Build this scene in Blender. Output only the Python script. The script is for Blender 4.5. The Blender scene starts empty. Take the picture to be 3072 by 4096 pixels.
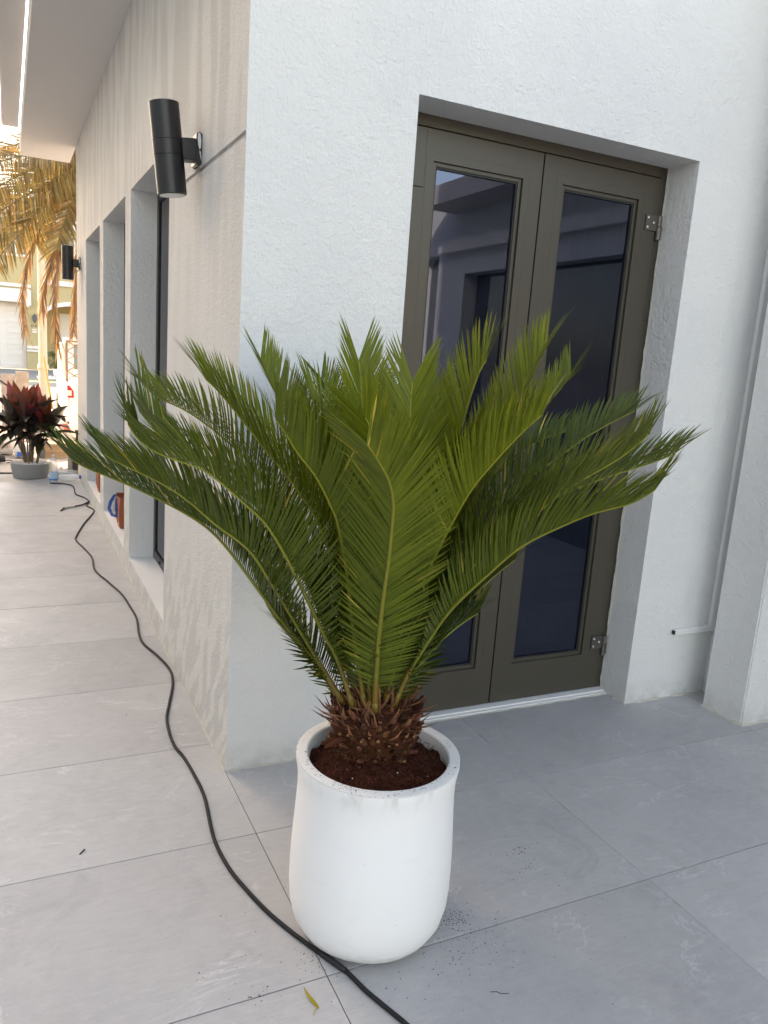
import bpy, bmesh, math, random
from mathutils import Vector, Matrix, Euler
random.seed(7)
RAD = math.radians
sc = bpy.context.scene
col = sc.collection

# ------------------------------------------------------------------ camera
# world: corner of the villa at the origin, X along the door wall, Y along the
# side wall away from the viewer, Z up; tiles are 0.6 m deep
CAM_R = ((0.90076, -0.02256, 0.43373), (-0.428703, -0.206221, 0.879594), (0.069601, -0.978245, -0.195427))
CAM_C = Vector((-0.6765, -2.50951, 1.5))
FPX = 3102.9
cd = bpy.data.cameras.new('camera'); cam = bpy.data.objects.new('camera', cd); col.objects.link(cam)
cd.sensor_fit = 'VERTICAL'; cd.sensor_height = 36; cd.sensor_width = 27; cd.lens = FPX / 4096 * 36
cd.clip_start = 0.05; cd.clip_end = 600
Mc = Matrix([[CAM_R[i][0], -CAM_R[i][1], -CAM_R[i][2], CAM_C[i]] for i in range(3)] + [[0, 0, 0, 1]])
cam.matrix_world = Mc
cd.dof.use_dof = True; cd.dof.focus_distance = 1.95; cd.dof.aperture_fstop = 15.0
sc.camera = cam

# ------------------------------------------------------------------ world, sun, exposure
SUN_EL = RAD(32); SUN_V = Vector((-0.6, 0.8, 0)).normalized()
SUN_V = Vector((SUN_V.x * math.cos(SUN_EL), SUN_V.y * math.cos(SUN_EL), math.sin(SUN_EL)))
w = bpy.data.worlds.new('World'); sc.world = w; w.use_nodes = True
wn = w.node_tree; bgn = wn.nodes['Background']
sky = wn.nodes.new('ShaderNodeTexSky'); sky.sky_type = 'NISHITA'; sky.sun_disc = False
sky.sun_elevation = SUN_EL; sky.sun_rotation = math.atan2(SUN_V.x, SUN_V.y)
sky.air_density = 1.0; sky.dust_density = 1.7; sky.ozone_density = 1.0
wn.links.new(sky.outputs[0], bgn.inputs[0]); bgn.inputs[1].default_value = 0.13
sd = bpy.data.lights.new('sun', 'SUN'); sd.energy = 2.0; sd.angle = RAD(0.6); sd.color = (1.0, 0.95, 0.89)
sun = bpy.data.objects.new('sun', sd); col.objects.link(sun); sun.location = (-8, 10, 14)
sun.rotation_euler = SUN_V.to_track_quat('Z', 'Y').to_euler()
vs = sc.view_settings
vs.view_transform = 'Standard'; vs.look = 'None'; vs.gamma = 1.0; vs.use_curve_mapping = False
vs.exposure = 2.72
vs.use_white_balance = True; vs.white_balance_temperature = 9600; vs.white_balance_tint = 14
sc.render.engine = 'CYCLES'
cy = sc.cycles
cy.use_denoising = True; cy.max_bounces = 8; cy.diffuse_bounces = 5; cy.glossy_bounces = 4; cy.transmission_bounces = 6
cy.transparent_max_bounces = 12; cy.sample_clamp_indirect = 6.0; cy.caustics_reflective = False; cy.caustics_refractive = False

# ------------------------------------------------------------------ helpers
def ray(p):
    v = (p[0] - 1536.0, p[1] - 2048.0, FPX)
    return Vector([sum(CAM_R[i][j] * v[j] for j in range(3)) for i in range(3)])
def ony(p, y):
    d = ray(p); return CAM_C + d * ((y - CAM_C.y) / d.y)
FH = Vector((CAM_R[0][2], CAM_R[1][2], 0)).normalized()        # level viewing direction
def on_depth(p, o, d):
    r = ray(p); return CAM_C + r * (((o + FH * d) - CAM_C).dot(FH) / r.dot(FH))

ORG = {}
def org(o): return ORG.get(o.name, Vector((0, 0, 0))) if o else Vector((0, 0, 0))
def tag(o, label=None, cat=None, group=None, kind=None):
    for k, v in (('label', label), ('category', cat), ('group', group), ('kind', kind)):
        if v: o[k] = v
    return o
def thing(name, loc, label, cat, group=None):
    o = bpy.data.objects.new(name, None); col.objects.link(o); o.location = loc; o.empty_display_size = 0.1
    ORG[o.name] = Vector(loc)
    return tag(o, label, cat, group)

class MB:
    def __init__(s): s.v = []; s.f = []; s.c = []; s.m = []
    def add(s, vs_, fs, c=None, mi=0):
        b = len(s.v); s.v += [tuple(x) for x in vs_]; s.f += [tuple(b + i for i in f) for f in fs]
        s.c += [c or (1, 1, 1)] * len(fs); s.m += [mi] * len(fs)
    def box(s, x0, x1, y0, y1, z0, z1, c=None, mi=0):
        s.add([(x0, y0, z0), (x1, y0, z0), (x1, y1, z0), (x0, y1, z0), (x0, y0, z1), (x1, y0, z1), (x1, y1, z1), (x0, y1, z1)],
              [(0, 3, 2, 1), (4, 5, 6, 7), (0, 1, 5, 4), (1, 2, 6, 5), (2, 3, 7, 6), (3, 0, 4, 7)], c, mi)
    def quad(s, a, b, c, d, col_=None, mi=0): s.add([a, b, c, d], [(0, 1, 2, 3)], col_, mi)
    def tube(s, pts, rad, n=6, cap=True, c=None, mi=0, flat=1.0):
        pts = [Vector(p) for p in pts]
        if not isinstance(rad, (list, tuple)): rad = [rad] * len(pts)
        vs_ = []; prev = None
        for i, p in enumerate(pts):
            t = (pts[min(i + 1, len(pts) - 1)] - pts[max(i - 1, 0)]).normalized()
            if prev is None:
                u = t.cross(Vector((0, 0, 1)));
                if u.length < 1e-3: u = t.cross(Vector((1, 0, 0)))
            else: u = prev - t * prev.dot(t)
            u.normalize(); prev = u; w_ = t.cross(u)
            for k in range(n):
                a = 2 * math.pi * k / n
                vs_.append(p + (u * math.cos(a) + w_ * math.sin(a) * flat) * rad[i])
        fs = []
        for i in range(len(pts) - 1):
            for k in range(n):
                k2 = (k + 1) % n
                fs.append((i * n + k, i * n + k2, (i + 1) * n + k2, (i + 1) * n + k))
        if cap: fs += [tuple(range(n - 1, -1, -1)), tuple((len(pts) - 1) * n + k for k in range(n))]
        s.add(vs_, fs, c, mi)
    def lathe(s, prof, n=48, o=(0, 0, 0), c=None, mi=0, cap=(True, True)):
        vs_ = []; fs = []
        for r, z in prof:
            for k in range(n):
                a = 2 * math.pi * k / n
                vs_.append((o[0] + r * math.cos(a), o[1] + r * math.sin(a), o[2] + z))
        for i in range(len(prof) - 1):
            for k in range(n):
                k2 = (k + 1) % n
                fs.append((i * n + k, i * n + k2, (i + 1) * n + k2, (i + 1) * n + k))
        if cap[0] and prof[0][0] > 1e-6: fs.append(tuple(range(n - 1, -1, -1)))
        if cap[1] and prof[-1][0] > 1e-6: fs.append(tuple((len(prof) - 1) * n + k for k in range(n)))
        s.add(vs_, fs, c, mi)
    def build(s, name, mat, parent=None, smooth=False, bevel=0, colour=False, mats=None, origin=None):
        o0 = Vector(origin) if origin is not None else org(parent)
        me = bpy.data.meshes.new(name)
        me.from_pydata([(x - o0.x, y - o0.y, z - o0.z) for x, y, z in s.v], [], s.f)
        if colour:
            at = me.color_attributes.new('tint', 'FLOAT_COLOR', 'CORNER')
            li = 0
            for f, c in zip(s.f, s.c):
                for _ in f:
                    at.data[li].color = (c[0], c[1], c[2], 1); li += 1
        for m in (mats or [mat]): me.materials.append(m)
        if mats:
            for p, mi in zip(me.polygons, s.m): p.material_index = mi
        if bevel:
            bm = bmesh.new(); bm.from_mesh(me); bmesh.ops.remove_doubles(bm, verts=bm.verts, dist=1e-6)
            bmesh.ops.bevel(bm, geom=[e for e in bm.edges if len(e.link_faces) == 2 and e.calc_face_angle(0) > 0.5], offset=bevel, segments=1 if bevel < 0.004 else 2, affect='EDGES', clamp_overlap=True)
            bm.to_mesh(me); bm.free()
        if smooth:
            me.polygons.foreach_set('use_smooth', [True] * len(me.polygons))
            if smooth != True: me.set_sharp_from_angle(angle=RAD(smooth))
        me.update()
        o = bpy.data.objects.new(name, me); col.objects.link(o)
        if parent: o.parent = parent; ORG[o.name] = org(parent)
        elif origin is not None: o.location = o0; ORG[o.name] = o0
        return o

def structure(o): o['kind'] = 'structure'; return o

# ------------------------------------------------------------------ materials
def srgb(r, g, b):
    f = lambda c: (c / 255 / 12.92) if c / 255 <= 0.04045 else ((c / 255 + 0.055) / 1.055) ** 2.4
    return (f(r), f(g), f(b))
class Mat:
    def __init__(s, name, base=(0.5, 0.5, 0.5), rough=0.6, metal=0, spec=0.5):
        s.m = bpy.data.materials.new(name); s.m.use_nodes = True; s.t = s.m.node_tree
        s.p = s.t.nodes['Principled BSDF']; s.out = s.t.nodes['Material Output']
        s.p.inputs['Base Color'].default_value = (*base, 1); s.p.inputs['Roughness'].default_value = rough
        s.p.inputs['Metallic'].default_value = metal; s.p.inputs['Specular IOR Level'].default_value = spec
        s.pos = None
    def n(s, t, **k):
        nd = s.t.nodes.new('ShaderNode' + t)
        for a, v in k.items():
            if a in nd.inputs: nd.inputs[a].default_value = v
            else: setattr(nd, a, v)
        return nd
    def l(s, a, b): s.t.links.new(a, b)
    def coord(s, scale=(1, 1, 1), rnd=False, rot=(0, 0, 0), obj=False):
        src = s.n('TexCoord').outputs['Object'] if obj else s.n('NewGeometry').outputs['Position']
        mp = s.n('Mapping'); mp.inputs['Scale'].default_value = scale; mp.inputs['Rotation'].default_value = rot
        s.l(src, mp.inputs[0])
        if rnd:
            oi = s.n('ObjectInfo'); mu = s.n('VectorMath', operation='SCALE'); mu.inputs[0].default_value = (37, 51, 23)
            s.l(oi.outputs['Random'], mu.inputs['Scale']); s.l(mu.outputs[0], mp.inputs['Location'])
        return mp.outputs[0]
    def noise(s, co, scale=5, detail=4, rough=0.55, dist=0.0):
        nd = s.n('TexNoise'); nd.inputs['Scale'].default_value = scale; nd.inputs['Detail'].default_value = detail
        nd.inputs['Roughness'].default_value = rough; nd.inputs['Distortion'].default_value = dist
        s.l(co, nd.inputs['Vector']); return nd.outputs[0]
    def ramp(s, fac, stops):
        r = s.n('ValToRGB'); e = r.color_ramp.elements
        while len(e) < len(stops): e.new(0.5)
        for el, (p, c) in zip(e, stops):
            el.position = p; el.color = (*c, 1) if isinstance(c, tuple) else (c, c, c, 1)
        s.l(fac, r.inputs[0]); return r.outputs[0]
    def mix(s, fac, a, b, mode='MIX'):
        m = s.n('Mix', data_type='RGBA', blend_type=mode)
        for i, x in ((0, fac), (6, a), (7, b)):
            if hasattr(x, 'node'): s.l(x, m.inputs[i])
            elif i == 0: m.inputs[0].default_value = x
            else: m.inputs[i].default_value = (*x, 1) if isinstance(x, tuple) else (x, x, x, 1)
        return m.outputs[2]
    def math(s, op, a, b=0.5):
        m = s.n('Math', operation=op)
        for i, x in ((0, a), (1, b)):
            if hasattr(x, 'node'): s.l(x, m.inputs[i])
            else: m.inputs[i].default_value = x
        return m.outputs[0]
    def base(s, c): s.l(c, s.p.inputs['Base Color']); return s
    def bump(s, h, strength=0.3, dist=0.01, prev=None):
        b = s.n('Bump'); b.inputs['Strength'].default_value = strength; b.inputs['Distance'].default_value = dist
        s.l(h, b.inputs['Height'])
        if prev: s.l(prev, b.inputs['Normal'])
        s.l(b.outputs[0], s.p.inputs['Normal']); return b.outputs[0]

def plain(name, c, rough=0.6, metal=0, spec=0.5, var=0.12, scale=12, bump=0.0):
    m = Mat(name, c, rough, metal, spec); co = m.coord(obj=False)
    nz = m.noise(co, scale, 5)
    m.base(m.mix(nz, tuple(x * (1 - var) for x in c), tuple(min(1, x * (1 + var)) for x in c)))
    if bump: m.bump(m.noise(co, scale * 6, 4), bump, 0.004)
    return m.m

def mk_plaster():
    m = Mat('white_plaster', (0.74, 0.74, 0.735), 0.85, spec=0.2); co = m.coord()
    big = m.noise(co, 1.3, 4); mid = m.noise(co, 9, 5)
    c = m.mix(m.ramp(big, [(0.3, 0.0), (0.7, 1.0)]), (0.70, 0.71, 0.71), (0.77, 0.765, 0.75))
    c = m.mix(m.ramp(mid, [(0.55, 0.0), (0.8, 0.35)]), c, (0.66, 0.665, 0.665))
    # dust splashed up from the floor
    sep = m.n('SeparateXYZ'); m.l(m.n('NewGeometry').outputs['Position'], sep.inputs[0])
    lo = m.math('MULTIPLY', m.ramp(sep.outputs[2], [(0.0, 1.0), (0.12, 0.0)]), m.ramp(m.noise(co, 14, 5), [(0.35, 0.0), (0.65, 0.7)]))
    m.base(m.mix(lo, c, (0.50, 0.485, 0.46)))
    fine = m.noise(co, 85, 4, 0.7); lump = m.noise(co, 26, 4, 0.6, 0.6)
    tro = m.noise(m.coord((130, 130, 6), rot=(0.0, 0.75, 0.0)), 1.0, 3)
    mask = m.ramp(m.noise(co, 2.2, 2), [(0.48, 0.0), (0.60, 1.0)])
    b1 = m.bump(m.mix(0.55, fine, lump), 1.0, 0.014)
    m.bump(m.math('MULTIPLY', tro, mask), 0.5, 0.006, b1)
    return m.m
def mk_side():
    m = Mat('patchy_side_plaster', (0.66, 0.63, 0.58), 0.85, spec=0.2); co = m.coord()
    # long vertical brush lozenges of fresh paint over the grey undercoat
    st = m.noise(m.coord((7, 8, 1.3)), 1.0, 1.0, 0.4, 0.15)
    st2 = m.noise(m.coord((19, 22, 3.0)), 1.0, 2, 0.5, 0.1)
    sep = m.n('SeparateXYZ'); m.l(m.n('NewGeometry').outputs['Position'], sep.inputs[0])
    f = m.math('ADD', m.math('MULTIPLY', st, 0.72), m.math('MULTIPLY', st2, 0.28))
    patch = m.ramp(f, [(0.44, 0.0), (0.54, 1.0)])
    up = m.mix(patch, (0.555, 0.538, 0.510), (0.645, 0.628, 0.598))
    y16 = m.math('MULTIPLY', m.math('ADD', sep.outputs[1], m.math('MULTIPLY', m.noise(co, 5, 2), 0.02)), 15.0)
    cmb = m.n('CombineXYZ'); m.l(m.math('MULTIPLY', m.math('FLOOR', y16), 3.7), cmb.inputs[0])
    m.l(m.math('ADD', m.math('MULTIPLY', sep.outputs[2], 7.5), m.math('MULTIPLY', m.math('FRACT', y16), 0.55)), cmb.inputs[1])
    lowp = m.ramp(m.noise(cmb.outputs[0], 1.0, 1, 0.4), [(0.49, 0.0), (0.515, 1.0)])
    low = m.mix(lowp, (0.555, 0.552, 0.535), (0.650, 0.643, 0.618))
    zz = m.math('MULTIPLY', sep.outputs[2], 0.25)
    yb = m.ramp(m.math('MULTIPLY', sep.outputs[1], 0.1), [(0.02, 1.0), (0.16, 0.75)])
    zb = m.math('MULTIPLY', m.ramp(zz, [(0.09, 1.0), (0.19, 0.0)]), yb)
    zt = m.ramp(zz, [(0.40, 0.2), (0.62, 1.0)])
    mid = m.mix(m.noise(co, 3, 4), (0.615, 0.61, 0.59), (0.665, 0.66, 0.64))
    c = m.mix(zt, mid, up); c = m.mix(zb, c, low)
    sp = m.ramp(m.noise(co, 170, 3), [(0.36, 0.84), (0.62, 1.03)])
    c = m.mix(1.0, c, sp, 'MULTIPLY')
    m.base(c)
    fine = m.noise(co, 110, 4, 0.7); lump = m.noise(co, 34, 4)
    m.bump(m.mix(0.5, fine, lump), 0.9, 0.012)
    return m.m
def mk_tile():
    m = Mat('grey_marble_tile', (0.40, 0.395, 0.395), 0.42, spec=0.4); co = m.coord(rnd=True)
    n1 = m.noise(co, 2.2, 6, 0.62); n2 = m.noise(co, 22, 6, 0.72)
    c = m.mix(m.ramp(n1, [(0.32, 0.0), (0.68, 1.0)]), (0.345, 0.338, 0.343), (0.420, 0.413, 0.409))
    c = m.mix(m.ramp(n2, [(0.42, 0.0), (0.72, 0.65)]), c, (0.44, 0.43, 0.425))
    grain = m.noise(m.coord((5, 30, 4), rnd=True, rot=(0, 0, 0.25)), 3.0, 6, 0.72)
    c = m.mix(m.ramp(grain, [(0.48, 0.0), (0.72, 0.55)]), c, (0.46, 0.45, 0.44))
    c = m.mix(m.ramp(m.noise(m.coord((4, 18, 4), rnd=True, rot=(0, 0, -0.2)), 4.0, 6, 0.7), [(0.50, 0.0), (0.75, 0.45)]), c, (0.315, 0.308, 0.312))
    def veins(scale, sx, sy, rot, w, lo, amt, prev):
        v = m.noise(m.coord((sx, sy, 1), rnd=True, rot=(0, 0, rot)), scale, 8, 0.64, 0.8)
        rid = m.ramp(m.math('ABSOLUTE', m.math('SUBTRACT', v, 0.5)), [(0.0, 1.0), (w, 0.0)])
        brk = m.ramp(m.noise(co, 2.7 + scale, 3), [(lo, 0.0), (lo + 0.10, 1.0)])
        return m.mix(m.math('MULTIPLY', m.math('MULTIPLY', rid, brk), amt), prev, (0.70, 0.69, 0.68))
    c = veins(1.9, 1.0, 1.9, 0.4, 0.010, 0.50, 0.42, c)
    c = veins(4.1, 1.0, 1.5, -0.5, 0.009, 0.54, 0.30, c)
    d = m.ramp(m.noise(m.coord(), 1.1, 5), [(0.42, 0.0), (0.75, 0.40)])
    c = m.mix(d, c, (0.43, 0.42, 0.415))
    sp = m.ramp(m.noise(m.coord(), 85, 2), [(0.235, 0.45), (0.275, 1.0)])
    c = m.mix(1.0, c, sp, 'MULTIPLY')
    oi = m.n('ObjectInfo'); c = m.mix(1.0, c, m.ramp(oi.outputs['Random'], [(0.0, 0.93), (1.0, 1.06)]), 'MULTIPLY')
    sm = m.ramp(m.noise(m.coord((1.5, 1.5, 1)), 3.0, 6, 0.65, 1.2), [(0.56, 0.0), (0.74, 0.35)])
    c = m.mix(sm, c, (0.27, 0.262, 0.26))
    m.base(c); m.l(m.ramp(m.noise(m.coord(), 5, 5), [(0.3, 0.38), (0.7, 0.60)]), m.p.inputs['Roughness'])
    m.bump(n2, 0.08, 0.002)
    return m.m
def mk_leaf(name, c0, c1, trans=0.35, rough=0.42, spec=0.4):
    m = Mat(name, c0, rough, spec=spec); at = m.n('Attribute', attribute_name='tint')
    nz = m.noise(m.coord(), 40, 3)
    c = m.mix(nz, c0, c1); c = m.mix(1.0, c, at.outputs['Color'], 'MULTIPLY'); m.base(c)
    tr = m.n('BsdfTranslucent'); m.l(m.mix(1.0, c, (1.4, 1.3, 0.7), 'MULTIPLY'), tr.inputs[0])
    ms = m.n('MixShader'); ms.inputs[0].default_value = trans
    m.l(m.p.outputs[0], ms.inputs[1]); m.l(tr.outputs[0], ms.inputs[2]); m.l(ms.outputs[0], m.out.inputs[0])
    return m.m
def mk_glass(name, tint=(0.10, 0.10, 0.13), refl=0.11, col_=(0.80, 0.86, 1.0)):
    m = Mat(name); t = m.n('BsdfTransparent'); t.inputs[0].default_value = (*tint, 1)
    g = m.n('BsdfGlossy'); g.inputs[0].default_value = (*col_, 1); g.inputs['Roughness'].default_value = 0.012
    lw = m.n('LayerWeight'); lw.inputs[0].default_value = 0.25
    f = m.math('MAXIMUM', lw.outputs['Fresnel'], refl)
    ms = m.n('MixShader'); m.l(f, ms.inputs[0]); m.l(t.outputs[0], ms.inputs[1]); m.l(g.outputs[0], ms.inputs[2])
    m.l(ms.outputs[0], m.out.inputs[0]); return m.m
def mk_pot():
    m = Mat('white_pot_paint', (0.80, 0.80, 0.80), 0.55, spec=0.35); co = m.coord()
    c = m.mix(m.noise(co, 6, 4), (0.78, 0.78, 0.785), (0.83, 0.83, 0.83))
    sm = m.ramp(m.noise(m.coord((8, 8, 30)), 1.2, 5), [(0.62, 0.0), (0.80, 0.35)])
    c = m.mix(sm, c, (0.66, 0.65, 0.63))
    sep = m.n('SeparateXYZ'); m.l(m.n('NewGeometry').outputs['Position'], sep.inputs[0])
    top = m.math('MULTIPLY', m.ramp(sep.outputs[2], [(0.43, 0.0), (0.49, 1.0)]), m.ramp(m.noise(m.coord((30, 30, 9)), 1.0, 5), [(0.50, 0.0), (0.72, 0.55)]))
    c = m.mix(top, c, (0.50, 0.46, 0.42))
    sc_ = m.ramp(m.noise(m.coord((45, 45, 110), rot=(0.3, 0.2, 0)), 1.0, 3), [(0.25, 0.7), (0.28, 0.0)])
    bot = m.math('MULTIPLY', m.ramp(sep.outputs[2], [(0.0, 1.0), (0.07, 0.0)]), m.ramp(m.noise(co, 40, 5), [(0.45, 0.0), (0.65, 0.6)]))
    c = m.mix(m.math('MAXIMUM', m.math('MULTIPLY', sc_, 0.5), bot), c, (0.42, 0.40, 0.38))
    m.base(c); b1 = m.bump(m.noise(co, 120, 3), 0.10, 0.002); m.bump(m.noise(co, 13, 3), 0.10, 0.006, b1)
    return m.m
def mk_rim():
    m = Mat('dusty_pot_rim', (0.70, 0.69, 0.67), 0.7, spec=0.2); co = m.coord()
    c = m.mix(m.noise(co, 16, 5), (0.60, 0.59, 0.57), (0.76, 0.75, 0.74))
    k = m.ramp(m.noise(co, 130, 3), [(0.33, 1.0), (0.37, 0.0)])
    k = m.math('MULTIPLY', k, m.ramp(m.noise(co, 11, 3), [(0.44, 0.0), (0.56, 1.0)]))
    m.base(m.mix(k, c, (0.05, 0.025, 0.02))); return m.m
def mk_soil(name='coir_soil', a=(0.020, 0.0050, 0.0034), b=(0.105, 0.030, 0.017)):
    m = Mat(name, a, 0.95, spec=0.1); co = m.coord(); nz = m.noise(co, 160, 6, 0.75)
    m.base(m.mix(m.ramp(nz, [(0.38, 0.0), (0.68, 1.0)]), a, b)); m.bump(nz, 0.8, 0.006); return m.m
def mk_wood(name, a, b):
    m = Mat(name, a, 0.7, spec=0.25); nz = m.noise(m.coord((3, 40, 40)), 2, 4)
    m.base(m.mix(nz, a, b)); return m.m
def mk_stone(name, a, b, rough=0.8, scale=7):
    m = Mat(name, a, rough, spec=0.25); co = m.coord()
    m.base(m.mix(m.ramp(m.noise(co, scale, 7, 0.65, 0.5), [(0.35, 0.0), (0.65, 1.0)]), a, b)); m.bump(m.noise(co, 50, 4), 0.25, 0.006); return m.m
def mk_clear(name, c, alpha=0.35):
    m = Mat(name, c, 0.12, spec=0.6); t = m.n('BsdfTransparent'); t.inputs[0].default_value = (0.93, 0.95, 0.97, 1)
    ms = m.n('MixShader'); ms.inputs[0].default_value = alpha
    m.l(t.outputs[0], ms.inputs[1]); m.l(m.p.outputs[0], ms.inputs[2]); m.l(ms.outputs[0], m.out.inputs[0]); return m.m

M = dict(
    plaster=mk_plaster(), side=mk_side(), tile=mk_tile(), glass=mk_glass('tinted_door_glass', (0.24, 0.23, 0.25), 0.10, (0.62, 0.72, 1.0)),
    wglass=mk_glass('window_glass', (0.16, 0.155, 0.16), 0.16, (0.95, 0.95, 1.0)),
    soffit=plain('soffit_paint', (0.62, 0.60, 0.58), 0.9, spec=0.15, var=0.03, scale=2),
    grout=plain('dark_grout', (0.13, 0.125, 0.12), 0.95, spec=0.1), concrete=mk_stone('bare_concrete', (0.40, 0.39, 0.37), (0.50, 0.48, 0.46), scale=4),
    bronze=plain('bronze_aluminium', (0.070, 0.062, 0.048), 0.42, 0.25, var=0.06, scale=5),
    bronze2=plain('brown_window_frame', (0.075, 0.068, 0.062), 0.45, 0.2, var=0.06),
    gasket=plain('black_gasket', (0.012, 0.012, 0.013), 0.6), steel=plain('hinge_metal', (0.16, 0.15, 0.135), 0.35, 0.8),
    pvc=plain('white_pvc', (0.72, 0.72, 0.71), 0.45, var=0.04), sealant=plain('rough_white_filler', (0.50, 0.475, 0.42), 0.9, spec=0.1, var=0.2, scale=40, bump=0.6),
    pot=mk_pot(), rim=mk_rim(), soil=mk_soil(), black=plain('black_lamp_paint', (0.010, 0.010, 0.012), 0.38, var=0.2),
    lens=plain('frosted_lens', (0.70, 0.69, 0.66), 0.5, var=0.03), paintmark=plain('white_overspray', (0.62, 0.63, 0.64), 0.7, var=0.08),
    leaf=mk_leaf('cycad_leaflet', (0.066, 0.090, 0.008), (0.104, 0.134, 0.014), 0.22, 0.45, 0.28),
    rachis=mk_leaf('cycad_rachis', (0.210, 0.215, 0.020), (0.290, 0.285, 0.030), 0.05, 0.4),
    fibre=mk_leaf('cycad_trunk_fibre', (0.060, 0.019, 0.010), (0.150, 0.062, 0.034), 0.0, 0.9, 0.1),
    cable=plain('black_rubber_cable', (0.015, 0.015, 0.017), 0.7, spec=0.25, var=0.5, scale=70), twig=plain('dry_twig', (0.05, 0.035, 0.03), 0.9),
    cord=mk_leaf('cordyline_leaf', (0.9, 0.9, 0.9), (1, 1, 1), 0.22, 0.35, 0.5), cane=mk_leaf('cordyline_cane', (0.16, 0.11, 0.075), (0.26, 0.19, 0.13), 0.0, 0.8, 0.2),
    bowl=plain('grey_concrete_bowl', (0.24, 0.24, 0.24), 0.8, var=0.08), pebble=plain('white_pebble', (0.72, 0.70, 0.67), 0.8),
    pet=mk_clear('clear_bottle_plastic', (0.80, 0.84, 0.87), 0.30), blue=plain('blue_plastic', (0.03, 0.13, 0.50), 0.5), bluelabel=plain('pale_blue_label', (0.38, 0.55, 0.68), 0.5, var=0.35, scale=90),
    orange=plain('terracotta_bag_paper', (0.36, 0.095, 0.042), 0.55, var=0.08), bagblue=plain('blue_ribbon', (0.025, 0.085, 0.33), 0.5), bagwhite=plain('pale_ribbon_lining', (0.58, 0.56, 0.53), 0.6),
    frond=mk_leaf('date_palm_leaflet', (0.15, 0.125, 0.055), (0.24, 0.185, 0.085), 0.35, 0.45), dead=mk_leaf('dead_palm_leaflet', (0.23, 0.14, 0.085), (0.34, 0.22, 0.14), 0.30, 0.7, 0.2),
    bark=mk_stone('palm_bark', (0.16, 0.11, 0.07), (0.30, 0.22, 0.15)), ochre=plain('ochre_render', (0.50, 0.41, 0.235), 0.9, spec=0.15, var=0.05, scale=3),
    white=plain('white_trim', (0.78, 0.76, 0.72), 0.7, var=0.04), garage=plain('white_garage_panel', (0.74, 0.70, 0.66), 0.55, var=0.03),
    post=plain('cream_post', (0.56, 0.48, 0.36), 0.55, var=0.05), dglass=plain('far_window_glass', (0.10, 0.13, 0.16), 0.08, spec=0.8),
    lantern=plain('grey_lantern', (0.10, 0.11, 0.13), 0.5), bush=mk_leaf('bush_leaf', (0.10, 0.14, 0.07), (0.16, 0.21, 0.11), 0.25, 0.6), sand=mk_stone('pale_building_dust', (0.33, 0.28, 0.24), (0.43, 0.375, 0.33), scale=3),
    drive=mk_stone('grey_paving', (0.22, 0.22, 0.225), (0.27, 0.265, 0.26)), road=mk_stone('pale_road', (0.24, 0.235, 0.23), (0.30, 0.29, 0.28)), lawn=plain('lawn_green', (0.10, 0.17, 0.04), 0.95, var=0.4, scale=60),
    marble=mk_stone('beige_marble_slab', (0.36, 0.28, 0.235), (0.48, 0.41, 0.36), 0.5, 5), plank=mk_wood('raw_plank', (0.34, 0.22, 0.13), (0.50, 0.36, 0.24)), pole=mk_wood('orange_pole', (0.55, 0.27, 0.07), (0.66, 0.36, 0.11)),
    sack=plain('woven_sack', (0.66, 0.62, 0.57), 0.85, var=0.14, scale=25), sackred=plain('red_sack_print', (0.66, 0.12, 0.06), 0.7), ink=plain('dark_print', (0.06, 0.06, 0.11), 0.7), pinkink=plain('red_brown_print', (0.32, 0.12, 0.12), 0.7),
    truck=plain('white_car_paint', (0.78, 0.76, 0.72), 0.25, var=0.03), red=plain('red_lamp_glass', (0.46, 0.012, 0.02), 0.15), clear=plain('pale_lamp_glass', (0.72, 0.62, 0.56), 0.2), tyre=plain('tyre_rubber', (0.02, 0.02, 0.02), 0.8),
    rust=plain('rusty_steel', (0.28, 0.17, 0.11), 0.8, 0.2, var=0.5, scale=30), yellow=plain('yellow_plastic', (0.50, 0.36, 0.03), 0.5), rubble=mk_stone('pink_rubble', (0.30, 0.20, 0.16), (0.46, 0.38, 0.33)),
    room=plain('room_wall', (0.35, 0.32, 0.29), 0.9), curtain=plain('brown_curtain', (0.36, 0.13, 0.04), 0.8, var=0.3), parq=plain('room_floor', (0.25, 0.22, 0.20), 0.4), roof=plain('roof_edge', (0.55, 0.53, 0.50), 0.9),
)

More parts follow.
